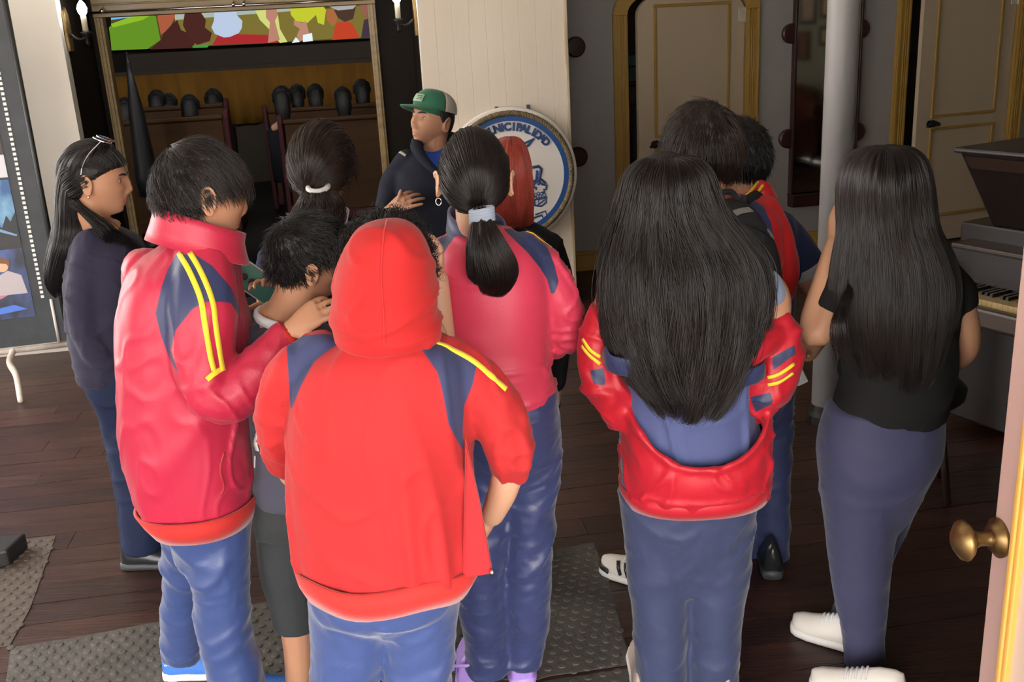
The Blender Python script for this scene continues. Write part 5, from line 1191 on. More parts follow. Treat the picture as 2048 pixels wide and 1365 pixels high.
rows = loft_rings(cap, [(372, 622, 652, .02, -.10), (384, 612, 662, .035, -.11), (402, 600, 676, .042, -.11), (425, 592, 684, .045, -.10), (450, 600, 680, .04, -.10), (476, 622, 660, .02, -.09)], Y, e=2)
p.hair(cap, 'brown', pony_strands(H, 3000, .021, tie, 91, sag=.008, **kw) + grid_strands(rows, 900, 92, off=.008, wave=.008, wfreq=2.5, v1=(.7, 1.1)) + short_strands(H, 900, .024, .05, 93, messy=.9, lift=.012, **kw), .0009, voxel=.006)
g = G(); c = at(635, 376, Y - .125); g.tube([c + np.array([.028 * cos(t), .030 * sin(t) + .012, .008 * sin(t)]) for t in np.linspace(0, 2 * pi, 21)], [.0085] * 21, 8); p.part('hair_tie', g, M['white_knit'])
g = G(); loft_rings(g, [(446, 600, 695, .065, .02), (462, 570, 730, .085, .01), (482, 545, 752, .105), (520, 530, 762, .12), (600, 532, 760, .125), (700, 540, 752, .12), (800, 545, 745, .12)], Y)
pxtube(g, [(565, 490, 0, 32), (541, 530, -.01, 30), (534, 585, -.04, 27)], Y); pxtube(g, [(728, 490, 0, 32), (752, 560, 0, 30), (756, 640, .02, 27)], Y)
p.cloth('shirt', g, cloth_mat('navy_shirt', (.016, .022, .06), .75), .009, 4, wr=[WR(.004, (9, 9, 9), 95)])
g = G(); pxtube(g, [(672, 452, .0, 22), (692, 418, -.02, 8)], Y, round_ends=False); p.part('collar', g, M['white_knit'])
pants(p, [[(600, 800, 0, 48), (602, 1000, 0, 38), (604, 1165, 0, 34)], [(690, 800, 0, 48), (690, 1000, 0, 38), (690, 1165, 0, 34)]], [(760, 545, 745, .12), (820, 548, 742, .12), (860, 580, 710, .1)], M['pants_dark'], 97, .011)
for hx in (604, 690): p.shoe((hx, 1190), (hx + 4, 1110), M['black_leather'], M['dark_rubber'], .042)
# phone held at her side
c = at(522, 572, Y - .30); ux = unit(at(560, 606, Y - .29) - at(486, 556, Y - .31)); nz = unit(np.cross(ux, (0, 0, 1.)) * 1); nz = unit(np.array([-.15, -.9, .35])); nz = unit(nz - ux * (nz @ ux)); uy = np.cross(nz, ux)
ph = Thing('mobile_phone', c - uy * .04, 'green phone in a clear case held up beside the boy with the grey tee', 'phone')
def Q(x, y, z): return c + ux * x + uy * y + nz * z
g = G(); pr = [(.074 * sx if abs(sx) == 1 else 0, .036 * sy) for sx, sy in ((-1, -1), (1, -1), (1, 1), (-1, 1))]; g.prism([Q(x, y, -.005) for x, y in pr], nz * .009); ph.part('body', g, mat('phone_green', (.06, .23, .18), .25), bevel=.004)
g = G(); g.prism([Q(x * 1.05, y * 1.09, -.006) for x, y in pr], nz * .0085); ph.part('case', g, mat('clear_case_milk', (.55, .56, .54), .35), bevel=.005)
for i in range(2): g = G(); g.disc(Q(-.052 + .026 * i, -.004 + .0, .004), nz, [(.0105, 0), (.0105, .0022), (.008, .0026), (.007, .0012), (.001, .0012)], 18); ph.part('camera_lens', g, M['black'])
g = G(); g.disc(Q(-.052, -.018, .004), nz, [(.004, 0), (.004, .001), (.001, .0012)], 12); ph.part('flash', g, M['white_rubber'])

# ---------------------------------------------------------------- boy in grey tee and shorts
p = Person('person with cropped black hair in a slate tee and charcoal shorts', 2.36, 590, 'warm'); Y = p.Y
H = p.head(618, 520, -.02, 62, 8, 14, .93, 1.0, neck=(560, 645, .02), neck_r=.056, eo=.006)
p.limb([(510, 690, .02, 36), (575, 650, .02, 44), (660, 690, .02, 38)]); p.limb([(585, 660, .02, 50), (590, 900, .02, 55), (592, 1010, .0, 55), (585, 1130, 0, 44), (592, 1230, -.02, 36), (598, 1300, -.03, 31), (600, 1370, -.02, 28), (606, 1450, 0, 24)])
p.limb([(592, 1000, .02, 50), (650, 1060, .06, 50), (660, 1230, .08, 36), (664, 1330, .09, 30), (664, 1420, .1, 24)]); p.eyes(); p.finish(.005)
kw = dict(h0=.36, nape=-.46, side=.16)
p.hair(hair_cap(H, .014, .003, 13, **kw), 'black', short_strands(H, 6000, .016, .032, 101, crown=(-.15, -.62, .78), messy=.55, lift=.012, grav=.05, taper=.35, **kw), .0008)
g = G(); loft_rings(g, [(636, 535, 610, .065, .02), (652, 506, 640, .085, .01), (672, 490, 670, .105), (710, 486, 690, .125), (800, 502, 695, .13), (900, 508, 698, .135), (960, 508, 695, .135), (988, 510, 690, .13)], Y)
pxtube(g, [(522, 680, 0, 38), (510, 740, .03, 38), (512, 800, .05, 36)], Y)
o, sf = p.cloth('t_shirt', g, cloth_mat('slate_tee', (.062, .064, .095), .8), .008, 4, wr=[WR(.005, (8, 8, 8), 105)])
g = G(); cc = p.pt(570, 634, .0); g.tube([cc + np.array([.068 * cos(t), .060 * sin(t), .018 * cos(t + .3) * -1 - .004]) for t in np.linspace(0, 2 * pi, 25)], [.0105] * 25, 8, flat=(1.3, .8), side=(0, 0, 1)); p.part('neckband', g, M['white_knit'])
g = G(); ribbon(g, sf, [(518, 868), (512, 885), (516, 902)], .016); ribbon(g, sf, [(511, 912), (510, 935)], .008); p.part('side_mark', g, M['white_knit'])
g = G(); loft_rings(g, [(940, 512, 690, .12), (1000, 510, 692, .13), (1050, 516, 692, .12)], Y); pxtube(g, [(570, 1010, 0, 60), (575, 1120, -.01, 60), (588, 1200, -.02, 53), (592, 1252, -.02, 49)], Y, round_ends=False); pxtube(g, [(650, 1010, .04, 52), (660, 1120, .06, 52), (662, 1240, .08, 48)], Y, round_ends=False)
p.cloth('shorts', g, cloth_mat('charcoal_shorts', (.036, .04, .043), .85), .008, 3, wr=[WR(.005, (7, 7, 3), 108)])
p.shoe((600, 1478), (640, 1395), M['black_leather'], M['white_rubber'], .044); p.shoe((655, 1435), (690, 1365), M['black_leather'], M['white_rubber'], .044)

# ---------------------------------------------------------------- curly head in front of the hooded boy
p = Person('person with dark curly hair mostly hidden ahead of the raised red hood', 2.18, 785, 'light'); Y = p.Y
H = p.head(776, 545, 0, 10, 10, 0, .93, 1.0, neck=(776, 620, .0), neck_r=.05)
p.limb([(690, 660, 0, 36), (776, 640, 0, 40), (860, 660, 0, 36)]); p.limb([(860, 665, 0, 32), (885, 720, .05, 30), (880, 640, .12, 27), (876, 560, .14, 22)])
wv = p.pt(876, 556, .14); add_hand(p.g, wv, np.array([.10, .0, 1.]), np.array([-1, -.2, 0]), .155, thumb=1, curl=(.9, .9, .9, .9), spread=.06); p.finish(.0055)
kw = dict(h0=.42, nape=-.6, side=-.1); cap = hair_cap(H, .030, .014, 17, **kw); st = []; rs = np.random.RandomState(8)
for s_ in short_strands(H, 2600, .036, .05, 111, messy=.8, lift=.016, steps=16, **kw):
    r = .004 + .004 * rs.rand(); ph_ = rs.rand() * 6.28; k_ = np.linspace(0, 1, len(s_)); st.append(s_ + np.stack([r * np.cos(k_ * 17 + ph_), r * np.sin(k_ * 17 + ph_ + 1), r * np.sin(k_ * 17 + ph_)], 1) * np.minimum(1, k_ * 3)[:, None])
p.hair(cap, 'black', st, .0009)
g = G(); loft_rings(g, [(628, 735, 815, .065), (648, 700, 850, .09), (680, 676, 872, .11), (760, 670, 880, .12), (900, 675, 875, .12), (1000, 680, 870, .12)], Y); p.cloth('shirt', g, cloth_mat('dark_navy_shirt', (.02, .025, .06), .8), .009, 4)
pants(p, [[(730, 1000, 0, 56), (730, 1250, 0, 44), (730, 1440, 0, 40)], [(820, 1000, 0, 56), (820, 1250, 0, 44), (820, 1440, 0, 40)]], [(950, 680, 870, .12), (1020, 682, 868, .12), (1060, 720, 830, .1)], M['pants_dark'], 115, .011)
for hx in (730, 820): p.shoe((hx, 1478), (hx + 4, 1370), M['black_leather'], M['dark_rubber'], .042)

# ---------------------------------------------------------------- girl with the sleek ponytail
p = Person('person with a sleek ponytail in a pale blue scrunchie, red and navy satin jacket', 2.44, 1000, 'light'); Y = p.Y
H = p.head(948, 362, 0, -4, 4, 3, .97, .98, neck=(958, 478, .02), neck_r=.05, eo=.016)
p.limb([(880, 510, 0, 36), (958, 490, 0, 42), (1060, 520, 0, 36)]); p.limb([(1070, 530, 0, 30), (1118, 600, 0, 28), (1125, 670, .02, 26), (1080, 690, .15, 22), (1020, 680, .22, 20)]); p.finish(.005)
kw = dict(h0=.46, nape=-.60, side=.14); tie = (.10, -.88, -.52); T_ = .012
cap = hair_cap(H, T_, .0012, 19, **kw)
pts = [(962, 418, -.115), (965, 440, -.135), (968, 468, -.150), (976, 505, -.155), (985, 540, -.150), (986, 568, -.142), (978, 584, -.136)]
rr = tube_rings(crom(np.array([p.pt(*q) for q in pts]), 5), crom(np.array([[14], [17], [27], [40], [45], [34], [12.]]), 5)[:, 0] * mpp(970, 500, Y - .15), 20, flat=(1, .62), side=(1, 0, 0)); cap.loft(rr)
p.hair(cap, 'softblack', pony_strands(H, 4200, T_ + .003, tie, 121, sag=.003, **kw) + grid_strands(np.array(rr), 1500, 122, off=.003, wave=.005, wfreq=.9, v1=(.8, 1.07), drift=.03), .0009, voxel=.005)
g = G(); c = p.pt(964, 432, -.137); 
for k_ in range(5): g.tube([c + np.array([.026 * cos(t), .006 + .018 * sin(t), .013 * (k_ - 2) / 2 + .004 * cos(t)]) for t in np.linspace(0, 2 * pi, 19)], [.0062] * 19, 8)
p.part('scrunchie', g, cloth_mat('pale_blue_scrunchie', (.30, .36, .46), .8))
for px_ in (884,): 
    g = G(); e = H.w([-.094, -.018, -.044]); g.tube([e + np.array([.007 * cos(t), 0, .009 * sin(t) - .006]) for t in np.linspace(0, 2 * pi, 13)], [.0014] * 13, 6); p.part('earring', g, M['steel'])
g = G(); loft_rings(g, [(455, 905, 1014, .075, .02), (470, 890, 1035, .09, .01), (490, 876, 1062, .108), (520, 868, 1086, .125), (570, 864, 1098, .14), (640, 868, 1100, .142), (700, 880, 1100, .138), (750, 895, 1106, .136), (790, 902, 1112, .134), (812, 906, 1110, .130)], Y)
pxtube(g, [(1050, 505, 0, 42), (1085, 540, 0, 46), (1112, 590, 0, 46), (1126, 640, .01, 44), (1128, 672, .03, 38), (1090, 690, .13, 34), (1040, 685, .2, 30)], Y); pxtube(g, [(890, 510, 0, 40), (868, 560, .02, 40), (868, 640, .08, 38), (910, 690, .2, 32)], Y)
mt = track('red_satin_jacket_ponytail', (.62, .050, .105), .4)
jo, sf = p.cloth('jacket', g, mt, .0072, 4, wr=[WR(.005, (6, 6, 6), 131), WR(.007, (8, 8, 22), 134, mask=lambda V: sstep(-V[:, 2], -1.13, -1.0)), WR(.006, (14, 14, 26), 137, mask=lambda V: sstep(V[:, 0], at(1090, 640, 2.4)[0], at(1112, 640, 2.4)[0]))],
   panels={'navy': [[(1006, 455), (1040, 455), (1072, 470), (1098, 492), (1112, 530), (1120, 565), (1112, 588), (1104, 590), (1096, 560), (1080, 535), (1056, 505), (1030, 480)], [(840, 500), (880, 470), (912, 468), (895, 490), (884, 510), (874, 540), (868, 600), (850, 580)]]})
g = G(); ribbon(g, sf, [(1024, 456), (1058, 466), (1085, 480), (1103, 496)], .0035); p.part('piping', g, M['yellow_band'])
g = G(); c0 = [(p.pt(958, 474, .02), .083, .088, -.018), (p.pt(956, 455, .015), .077, .080, -.020), (p.pt(954, 436, .01), .073, .074, -.020)]
g.loft([np.array([c + np.array([a * cos(t), b * sin(t), tl * sin(t) * -1 - .022 * cos(t)]) for t in np.linspace(0, 2 * pi, 33)[:-1]]) for c, a, b, tl in c0], False, False); o = p.part('collar', g, cloth_mat('navy_satin_collar', (.06, .07, .15), .45)); sm = o.modifiers.new('s', 'SOLIDIFY'); sm.thickness = .006
pants(p, [[(975, 830, 0, 68), (972, 960, 0, 62), (962, 1100, -.02, 50), (962, 1200, -.02, 47), (972, 1290, 0, 44), (976, 1345, 0, 44)], [(1060, 830, 0, 64), (1066, 940, 0, 58), (1060, 1060, 0, 50), (1056, 1180, 0, 50), (1052, 1270, .02, 44), (1044, 1328, .02, 42)]], [(775, 908, 1112, .125), (830, 912, 1120, .13), (890, 920, 1120, .12)], cloth_mat('navy_satin_tracksuit', (.040, .052, .145), .34, sheen=.35, spec=.5, broad=(5, .6, (1, 1, 3))), 141, amp=.008)
for (h_, t_) in (((938, 1385), (950, 1290)), ((1046, 1376), (1040, 1285))):
    up, PS = p.shoe(h_, t_, M['purple'], M['purple'], .046, .085); g = G(); g.tube([PS(.16, -.05, .05), PS(.02, -.045, .085), PS(-.06, 0, .10), PS(.02, .045, .085), PS(.16, .05, .05)], [.005] * 5, 8, smooth=4, flat=(1, 2.2)); p.part('heel_strap', g, M['purple'], parent=up)

# ---------------------------------------------------------------- girl with red-dyed hair
p = Person('person with straight red-dyed hair and black jacket, between the ponytail girl and the seal', 3.05, 1035, 'light'); Y = p.Y
H = p.head(1014, 352, 0, 0, 4, 0, .88, 1.0, neck=(1030, 455, .02), neck_r=.048)
p.limb([(970, 490, 0, 30), (1035, 470, 0, 36), (1110, 500, 0, 30)]); p.limb([(1110, 510, 0, 24), (1124, 620, 0, 22), (1112, 720, -.02, 20), (1110, 762, -.02, 17)])
wv = p.pt(1112, 762, -.02); add_hand(p.g, wv, np.array([0, .1, -1]), np.array([-1, 0, 0]), .155, thumb=-1); p.finish(.0055)
kw = dict(h0=.45, nape=-.7, side=-.5)
g = hair_cap(H, .010, .001, 23, **kw); rows = loft_rings(g, [(274, 1010, 1026, .015), (280, 994, 1038, .05), (296, 978, 1050, .078), (335, 966, 1060, .095), (380, 964, 1063, .09), (415, 968, 1064, .08), (446, 976, 1062, .06)], Y, e=2.1)
p.hair(g, 'red', grid_strands(rows, 2600, 151, off=.003, wave=.003, wfreq=1.5, v1=(.85, 1.1)), .0011, voxel=.006)
g = G(); loft_rings(g, [(447, 1000, 1068, .06, .01), (460, 975, 1092, .085), (480, 960, 1115, .10), (520, 952, 1130, .115), (620, 955, 1128, .12), (740, 962, 1120, .12), (800, 965, 1116, .12)], Y); pxtube(g, [(1100, 490, 0, 28), (1120, 560, 0, 28), (1123, 640, 0, 26), (1116, 720, -.02, 23), (1112, 764, -.02, 22)], Y)
o, sf = p.cloth('jacket', g, cloth_mat('black_jacket', (.012, .012, .016), .7), .0085, 4, wr=[WR(.004, (8, 8, 8), 155)])
g = G(); ribbon(g, sf, [(1030, 452), (1062, 464), (1090, 482)], .003); p.part('seam', g, mat('plum_seam', (.08, .05, .055), .6))
pants(p, [[(1000, 830, 0, 44), (1002, 1000, 0, 36), (1004, 1140, 0, 32)], [(1075, 830, 0, 44), (1074, 1000, 0, 36), (1072, 1140, 0, 32)]], [(770, 962, 1118, .12), (830, 964, 1118, .12), (870, 990, 1090, .1)], cloth_mat('black_trousers', (.012, .013, .018), .8), 157, .011)
for hx in (1002, 1072): p.shoe((hx, 1168), (hx + 2, 1095), M['white_leather'], M['white_rubber'], .042)

# ---------------------------------------------------------------- guide in the cap
p = Person('person in a green and tan cap and dark hoodie, gesturing with one hand', 4.45, 870, 'deep'); Y = p.Y; p.stubble = True
H = p.head(864, 243, 0, -136, -15, -4, 1.03, 1.0, neck=(882, 318, .03), neck_r=.06)
p.limb([(815, 330, .02, 26), (880, 315, .02, 30), (945, 330, .02, 26)]); p.limb([(805, 335, .0, 24), (780, 400, -.05, 22), (770, 440, -.15, 20), (778, 428, -.24, 17)])
wv = p.pt(776, 424, -.25); add_hand(p.g, wv, p.pt(812, 402, -.28) - wv, unit(np.array([.35, .75, -.35])), .19, thumb=-1, curl=(.15, .35, .45, .5), spread=.14, tdir=unit(np.array([.35, -.1, .95])))
p.eyes(gaze=(-.05, 1, 0), open_=.3); p.finish(.0042)
p.hair(hair_cap(H, .008, .0, 27, h0=.5, nape=-.42, side=-.16), 'black', None)
# cap: crown front (green), back mesh (tan), visor, patch
CAPG = cloth_mat('green_twill', (.028, .135, .075), .8); CAPT = cloth_mat('tan_mesh', (.42, .37, .30), .8, fine=500, fstr=.5)
def crown(y0, y1, th, z0=.048):
    rows = []
    for v in np.linspace(0, 1, 13):
        row = []
        for u in np.linspace(0, 1, 25):
            # azimuth from front to back split by y range
            a = y0 + (y1 - y0) * u; el = v * pi / 2
            x = .084 * cos(el) ** .75 * sin(a); y = -.006 + .106 * cos(el) ** .75 * cos(a); z = z0 + .086 * sin(el) ** .9 * (1.0 + .10 * cos(a) * cos(el)) - .012 * cos(a) * 0
            row.append(H.w([x, y, z]))
        rows.append(row)
    return rows
def capsurf(nm, y0, y1, mt, par=None):
    rows = crown(y0, y1, 0); n = 25; g = G(); g.add(np.array(rows).reshape(-1, 3), [(i * n + j, i * n + j + 1, (i + 1) * n + j + 1, (i + 1) * n + j) for i in range(12) for j in range(n - 1)])
    o = p.part(nm, g, mt, parent=par); sm = o.modifiers.new('s', 'SOLIDIFY'); sm.thickness = .004; sm.offset = 1; return o
cp = capsurf('cap', -radians(82), radians(82), CAPG); capsurf('cap_mesh', radians(82), radians(278), CAPT, cp)
g = G(); top, bot = [], []
for t in np.linspace(-1, 1, 17):
    a = t * radians(68); x0 = .084 * sin(a); y0_ = -.006 + .104 * cos(a); ext = .075 * (1 - abs(t) ** 3.0)
    top.append((x0, y0_)); bot.append((x0 * (1.0), y0_ + ext))
rings = []
for s_ in np.linspace(0, 1, 6):
    rings.append([(x0 + (x1 - x0) * s_, y0_ + (y1 - y0_) * s_,   .053 - .012 * s_ - .020 * (((x0) / .084) ** 2) * (.3 + .7 * s_)) for (x0, y0_), (x1, y1) in zip(top, bot)])
n = 17; g.add(np.array([H.w(q) for r in rings for q in r]), [(i * n + j, i * n + j + 1, (i + 1) * n + j + 1, (i + 1) * n + j) for i in range(5) for j in range(n - 1)])
o = p.part('visor', g, CAPG, parent=cp); sm = o.modifiers.new('s', 'SOLIDIFY'); sm.thickness = .004; sm.offset = 0
g = G(); a_ = [(-.030, .058), (.030, .058), (.030, .092), (-.030, .092)]
def CP(x, z):
    el = math.asin(min(1, max(0, (z - .048) / .094))); a = math.asin(max(-1, min(1, x / (.088 * cos(el) ** .75)))); return H.w([x, -.006 + .1135 * cos(el) ** .75 * cos(a) , z])
NX, NZ = 8, 5; gv = [CP(-.029 + .058 * i / NX, .068 + .034 * j / NZ) for j in range(NZ + 1) for i in range(NX + 1)]
g.add(gv, [(j * (NX + 1) + i, j * (NX + 1) + i + 1, (j + 1) * (NX + 1) + i + 1, (j + 1) * (NX + 1) + i) for j in range(NZ) for i in range(NX)]); o = p.part('cap_patch', g, mat('sage_patch', (.24, .33, .22), .8), parent=cp); sm = o.modifiers.new('s', 'SOLIDIFY'); sm.thickness = .003; sm.offset = 0
g = G(); Hy = H.dirw([0, 1, 0])
for z_, x0_, x1_ in ((.092, -.024, .002), (.085, -.024, -.002), (.078, -.024, .004)): g.tube([CP(x, z_) + Hy * .0025 for x in np.linspace(x0_, x1_, 5)], [.0016] * 5, 6)
p.part('patch_print', g, mat('teal_print', (.02, .07, .10), .8), parent=cp)
# hoodie
g = G(); loft_rings(g, [(291, 838, 926, .06, .03), (304, 812, 950, .085, .02), (322, 794, 966, .105, .01), (350, 780, 978, .125), (400, 772, 984, .135), (460, 772, 984, .14), (560, 776, 980, .14), (640, 780, 976, .14)], Y)
pxtube(g, [(815, 322, 0, 24), (790, 362, -.02, 26), (776, 405, -.06, 25), (768, 436, -.13, 22), (772, 432, -.2, 18)], Y); pxtube(g, [(950, 330, 0, 26), (978, 400, 0, 26), (985, 480, 0, 24), (960, 560, -.1, 20)], Y)
mt = track('black_navy_hoodie', (.012, .014, .024), .8, (('tee', (.022, .060, .32)),))
me_p = {'tee': [[(838, 288), (908, 288), (903, 320), (895, 358), (876, 345), (856, 322), (840, 302)]]}
o, sf = p.cloth('hoodie', g, mt, .009, 4, wr=[WR(.006, (7, 7, 7), 161)], panels=me_p, YP=Y - .10)
g = G(); g.tube([p.pt(x, y, d) for x, y, d in ((900, 352, -.15), (876, 346, -.15), (850, 322, -.13), (834, 296, -.09), (842, 282, .02), (880, 276, .10), (915, 284, .04), (916, 306, -.09), (902, 346, -.15))], [.012, .016, .022, .028, .034, .036, .034, .026, .014], 10, True, 4); p.part('hood', g, cloth_mat('hoodie_hood', (.013, .015, .026), .85))
g = G(); ribbon(g, sf, [(797, 303), (805, 307), (812, 312)], .012); p.part('shoulder_mark', g, mat('tan_mark', (.3, .27, .22), .7))
pants(p, [[(830, 640, 0, 44), (832, 760, 0, 36), (834, 858, 0, 32)], [(920, 640, 0, 44), (920, 760, 0, 36), (920, 858, 0, 32)]], [(600, 782, 974, .13), (660, 785, 970, .13), (700, 820, 940, .1)], cloth_mat('dark_jeans', (.015, .018, .03), .8), 165, .012)
for hx in (834, 920): p.shoe((hx, 835), (hx - 8, 893), M['black_leather'], M['dark_rubber'], .046)

# ---------------------------------------------------------------- girl with the jacket slipped off her shoulders
p = Person('person with thick wavy waist-length dark hair, red jacket slipped down to the elbows', 2.37, 1370, 'warm'); Y = p.Y
H = p.head(1330, 408, 0, 14, 6, -4, .98, 1.0, neck=(1345, 520, .02), neck_r=.05)
p.limb([(1250, 560, 0, 36), (1350, 535, 0, 42), (1505, 560, 0, 36)], ); p.limb([(1520, 560, 0, 34), (1548, 600, -.01, 34), (1540, 680, -.02, 32), (1520, 760, .05, 28), (1440, 760, .2, 22)]); p.limb([(1240, 565, 0, 34), (1218, 620, -.01, 33), (1222, 700, -.02, 30), (1260, 770, .08, 24), (1330, 770, .2, 20)]); p.finish(.0055)
kw = dict(h0=.45, nape=-.7, side=-.1)
g = hair_cap(H, .014, .002, 29, **kw)
rows = loft_rings(g, [(313, 1310, 1356, .02, -.01), (320, 1288, 1384, .065, -.01), (345, 1262, 1408, .095, -.01), (385, 1249, 1424, .108, -.01), (430, 1236, 1448, .112, -.015), (480, 1220, 1492, .115, -.03), (530, 1210, 1522, .120, -.045), (590, 1208, 1530, .125, -.055), (650, 1218, 1520, .12, -.065), (700, 1240, 1502, .11, -.08), (745, 1262, 1482, .095, -.095), (785, 1295, 1455, .08, -.11), (822, 1325, 1425, .06, -.12), (838, 1345, 1405, .05, -.12)], Y, e=2.1)
g = hair_cap(H, .014, .002, 29, **kw); hair_shell(g, rows, .80, .93)
Ls = grid_strands(rows, 5200, 171, off=.006, wave=.015, wfreq=1.8, v1=(.70, 1.0), drift=.012, clump=52, steps=26, groove=.010, gf=34)
Ls += grid_strands(rows, 500, 172, off=.016, wave=.018, wfreq=2.2, v1=(.6, 1.0), drift=.06, steps=24)
hm = p.hair(g, 'softblack', Ls, .00085, voxel=.0065)
me = hm.data; V = mverts(me); N_ = mnorm(me); ang = np.arctan2(V[:, 1] - rows[:, :, 1].mean() + p.base[1], V[:, 0] - rows[:, :, 0].mean() + p.base[0]); zz = V[:, 2]; lowm = sstep(-zz, -1.30, -1.0)
q = np.stack([ang * 4.0, zz * 2.4, zz * 0], 1); setv(me, V + N_ * (lowm * .013 * vnoise(q, 4) + lowm * .006 * vnoise(q * np.array([3.2, 1.5, 1]), 6) - .004 * lowm)[:, None])
# shirt under the jacket
g = G(); loft_rings(g, [(540, 1290, 1440, .07), (560, 1262, 1500, .10), (590, 1248, 1525, .115), (650, 1240, 1515, .125), (760, 1240, 1505, .128), (850, 1242, 1510, .130), (930, 1246, 1515, .13)], Y)
p.cloth('shirt', g, cloth_mat('grey_blue_shirt', (.075, .095, .235), .7), .008, 4, wr=[WR(.008, (9, 9, 3), 175), WR(.004, (16, 16, 7), 178)])
for q in ([(1500, 552, -.03, 30), (1530, 570, -.03, 34), (1540, 600, -.02, 35)], [(1262, 556, -.02, 30), (1234, 580, -.02, 33), (1224, 600, -.02, 34)]): g = G(); pxtube(g, q, Y, round_ends=False); p.cloth('shirt_sleeve', g, cloth_mat('pale_blue_sleeve', (.26, .32, .45), .75), .008, 2)
# the drooping jacket: lower body shell with a U-shaped fallen neckline, sleeves bunched at the elbows
th_ = np.linspace(0, 2 * pi, 97)[:-1]; bot_ = ring(985, 1232, 1548, Y, .150, n=96); top_c = at(1385, 800, Y)
def shell_row(s_):
    """s_ 0 at the fallen neckline, 1 at the hem"""
    out = []
    for t in th_:
        bk = max(0.0, -sin(t))                        # 1 at the middle of the back
        ztop = at(1385, 775, Y)[2] - .155 * bk ** 1.6; zbot = bot_[0][2]
        z = ztop + (zbot - ztop) * s_; f_ = (z - zbot) / .25
        hw = (.196 + .004 * sin(s_ * pi) - .010 * f_ + .012 * (1 - s_) * bk) ; hd = .150 + .016 * sin(min(1, s_ * 1.2) * pi) + .02 * (1 - s_) * bk
        if s_ > .93: hw -= .008; hd -= .008
        cx = at(1389, 900, Y)[0]
        x = cx + hw * math.copysign(abs(cos(t)) ** (2 / 2.4), cos(t)); y = Y + hd * math.copysign(abs(sin(t)) ** (2 / 2.4), sin(t)); out.append([x, y, z])
    return np.array(out)
g = G(); rr = [shell_row(s_) for s_ in np.linspace(0, 1, 26)]; inn = []
for r in reversed(rr): c = r.mean(0); v = r - c; v[:, 2] = 0; inn.append(r - v / np.linalg.norm(v, axis=1)[:, None] * .016)
g.loft(rr + inn, close=True)
# rolled edge along the fallen neckline
e_ = rr[0]; g.tube(np.concatenate([e_, e_[:1]]), np.full(97, .012), 10)
pxtube(g, [(1205, 640, -.02, 38), (1194, 690, -.03, 44), (1200, 745, -.03, 46), (1226, 790, -.03, 44), (1252, 830, -.0, 34), (1300, 800, .15, 28)], Y); pxtube(g, [(1560, 650, -.03, 34), (1566, 690, -.04, 42), (1550, 740, -.05, 50), (1525, 785, -.05, 46), (1500, 810, .0, 36), (1440, 790, .15, 28)], Y)
pxtube(g, [(1560, 650, -.03, 20), (1530, 690, -.10, 22), (1490, 720, -.13, 20)], Y)
mt = track('red_satin_fallen_jacket', (.50, .015, .030), .42)
jo, sf = p.cloth('jacket', g, mt, .0068, 3, wr=[WR(.007, (8, 8, 10), 181), WR(.006, (15, 15, 15), 184)], panels={'navy': [[(1176, 742), (1206, 736), (1210, 772), (1186, 768)], [(1500, 795), (1540, 785), (1546, 806), (1512, 826)], [(1544, 715), (1590, 690), (1592, 708), (1545, 742)]]}, YP=Y - .1)
for q in ([(1166, 678), (1180, 700), (1200, 714)], [(1164, 692), (1180, 712), (1200, 728)], [(1536, 756), (1560, 748), (1588, 728)], [(1536, 770), (1560, 764), (1586, 746)]): g = G(); ribbon(g, sf, q, .0085); p.part('sleeve_stripe', g, M['yellow_band'])
g = G(); cp_ = [(1208, 705, -.09), (1222, 728, -.12), (1262, 738, -.14), (1330, 762, -.145), (1400, 770, -.145), (1465, 764, -.145), (1510, 752, -.135), (1528, 742, -.12)]
cc = crom(np.array([p.pt(*q) for q in cp_]), 5); g.loft(tube_rings(cc, np.full(len(cc), .026), 12, flat=(1, .22), side=(0, -.25, 1))); o = p.part('collar', g, cloth_mat('navy_satin_fallen_collar', (.035, .045, .12), .45))
g = G(); hr = [ring(y, xl, xr, Y, hd) for y, xl, xr, hd in ((956, 1243, 1535, .148), (970, 1245, 1533, .146), (988, 1252, 1526, .140))]; g.loft(hr, False, False); o = p.part('hem_rib', g, cloth_mat('red_satin_hem', (.50, .015, .029), .5)); sm = o.modifiers.new('s', 'SOLIDIFY'); sm.thickness = .008
pants(p, [[(1308, 980, 0, 74), (1314, 1100, 0, 66), (1318, 1220, 0, 56), (1322, 1330, 0, 52), (1322, 1392, 0, 54)], [(1442, 980, 0, 74), (1440, 1100, 0, 66), (1434, 1220, 0, 54), (1430, 1330, 0, 48), (1430, 1392, 0, 50)]], [(910, 1240, 1512, .128), (970, 1240, 1516, .13), (1040, 1250, 1508, .12)], cloth_mat('slate_blue_tracksuit', (.046, .058, .125), .42, sheen=.35, broad=(3.5, .4, (1, 1, 2))), 187, amp=.005, sc=(4, 4, 9))
p.shoe((1292, 1405), (1285, 1300), M['beige'], M['white_rubber'], .046); p.shoe((1440, 1410), (1446, 1310), M['beige'], M['white_rubber'], .046)

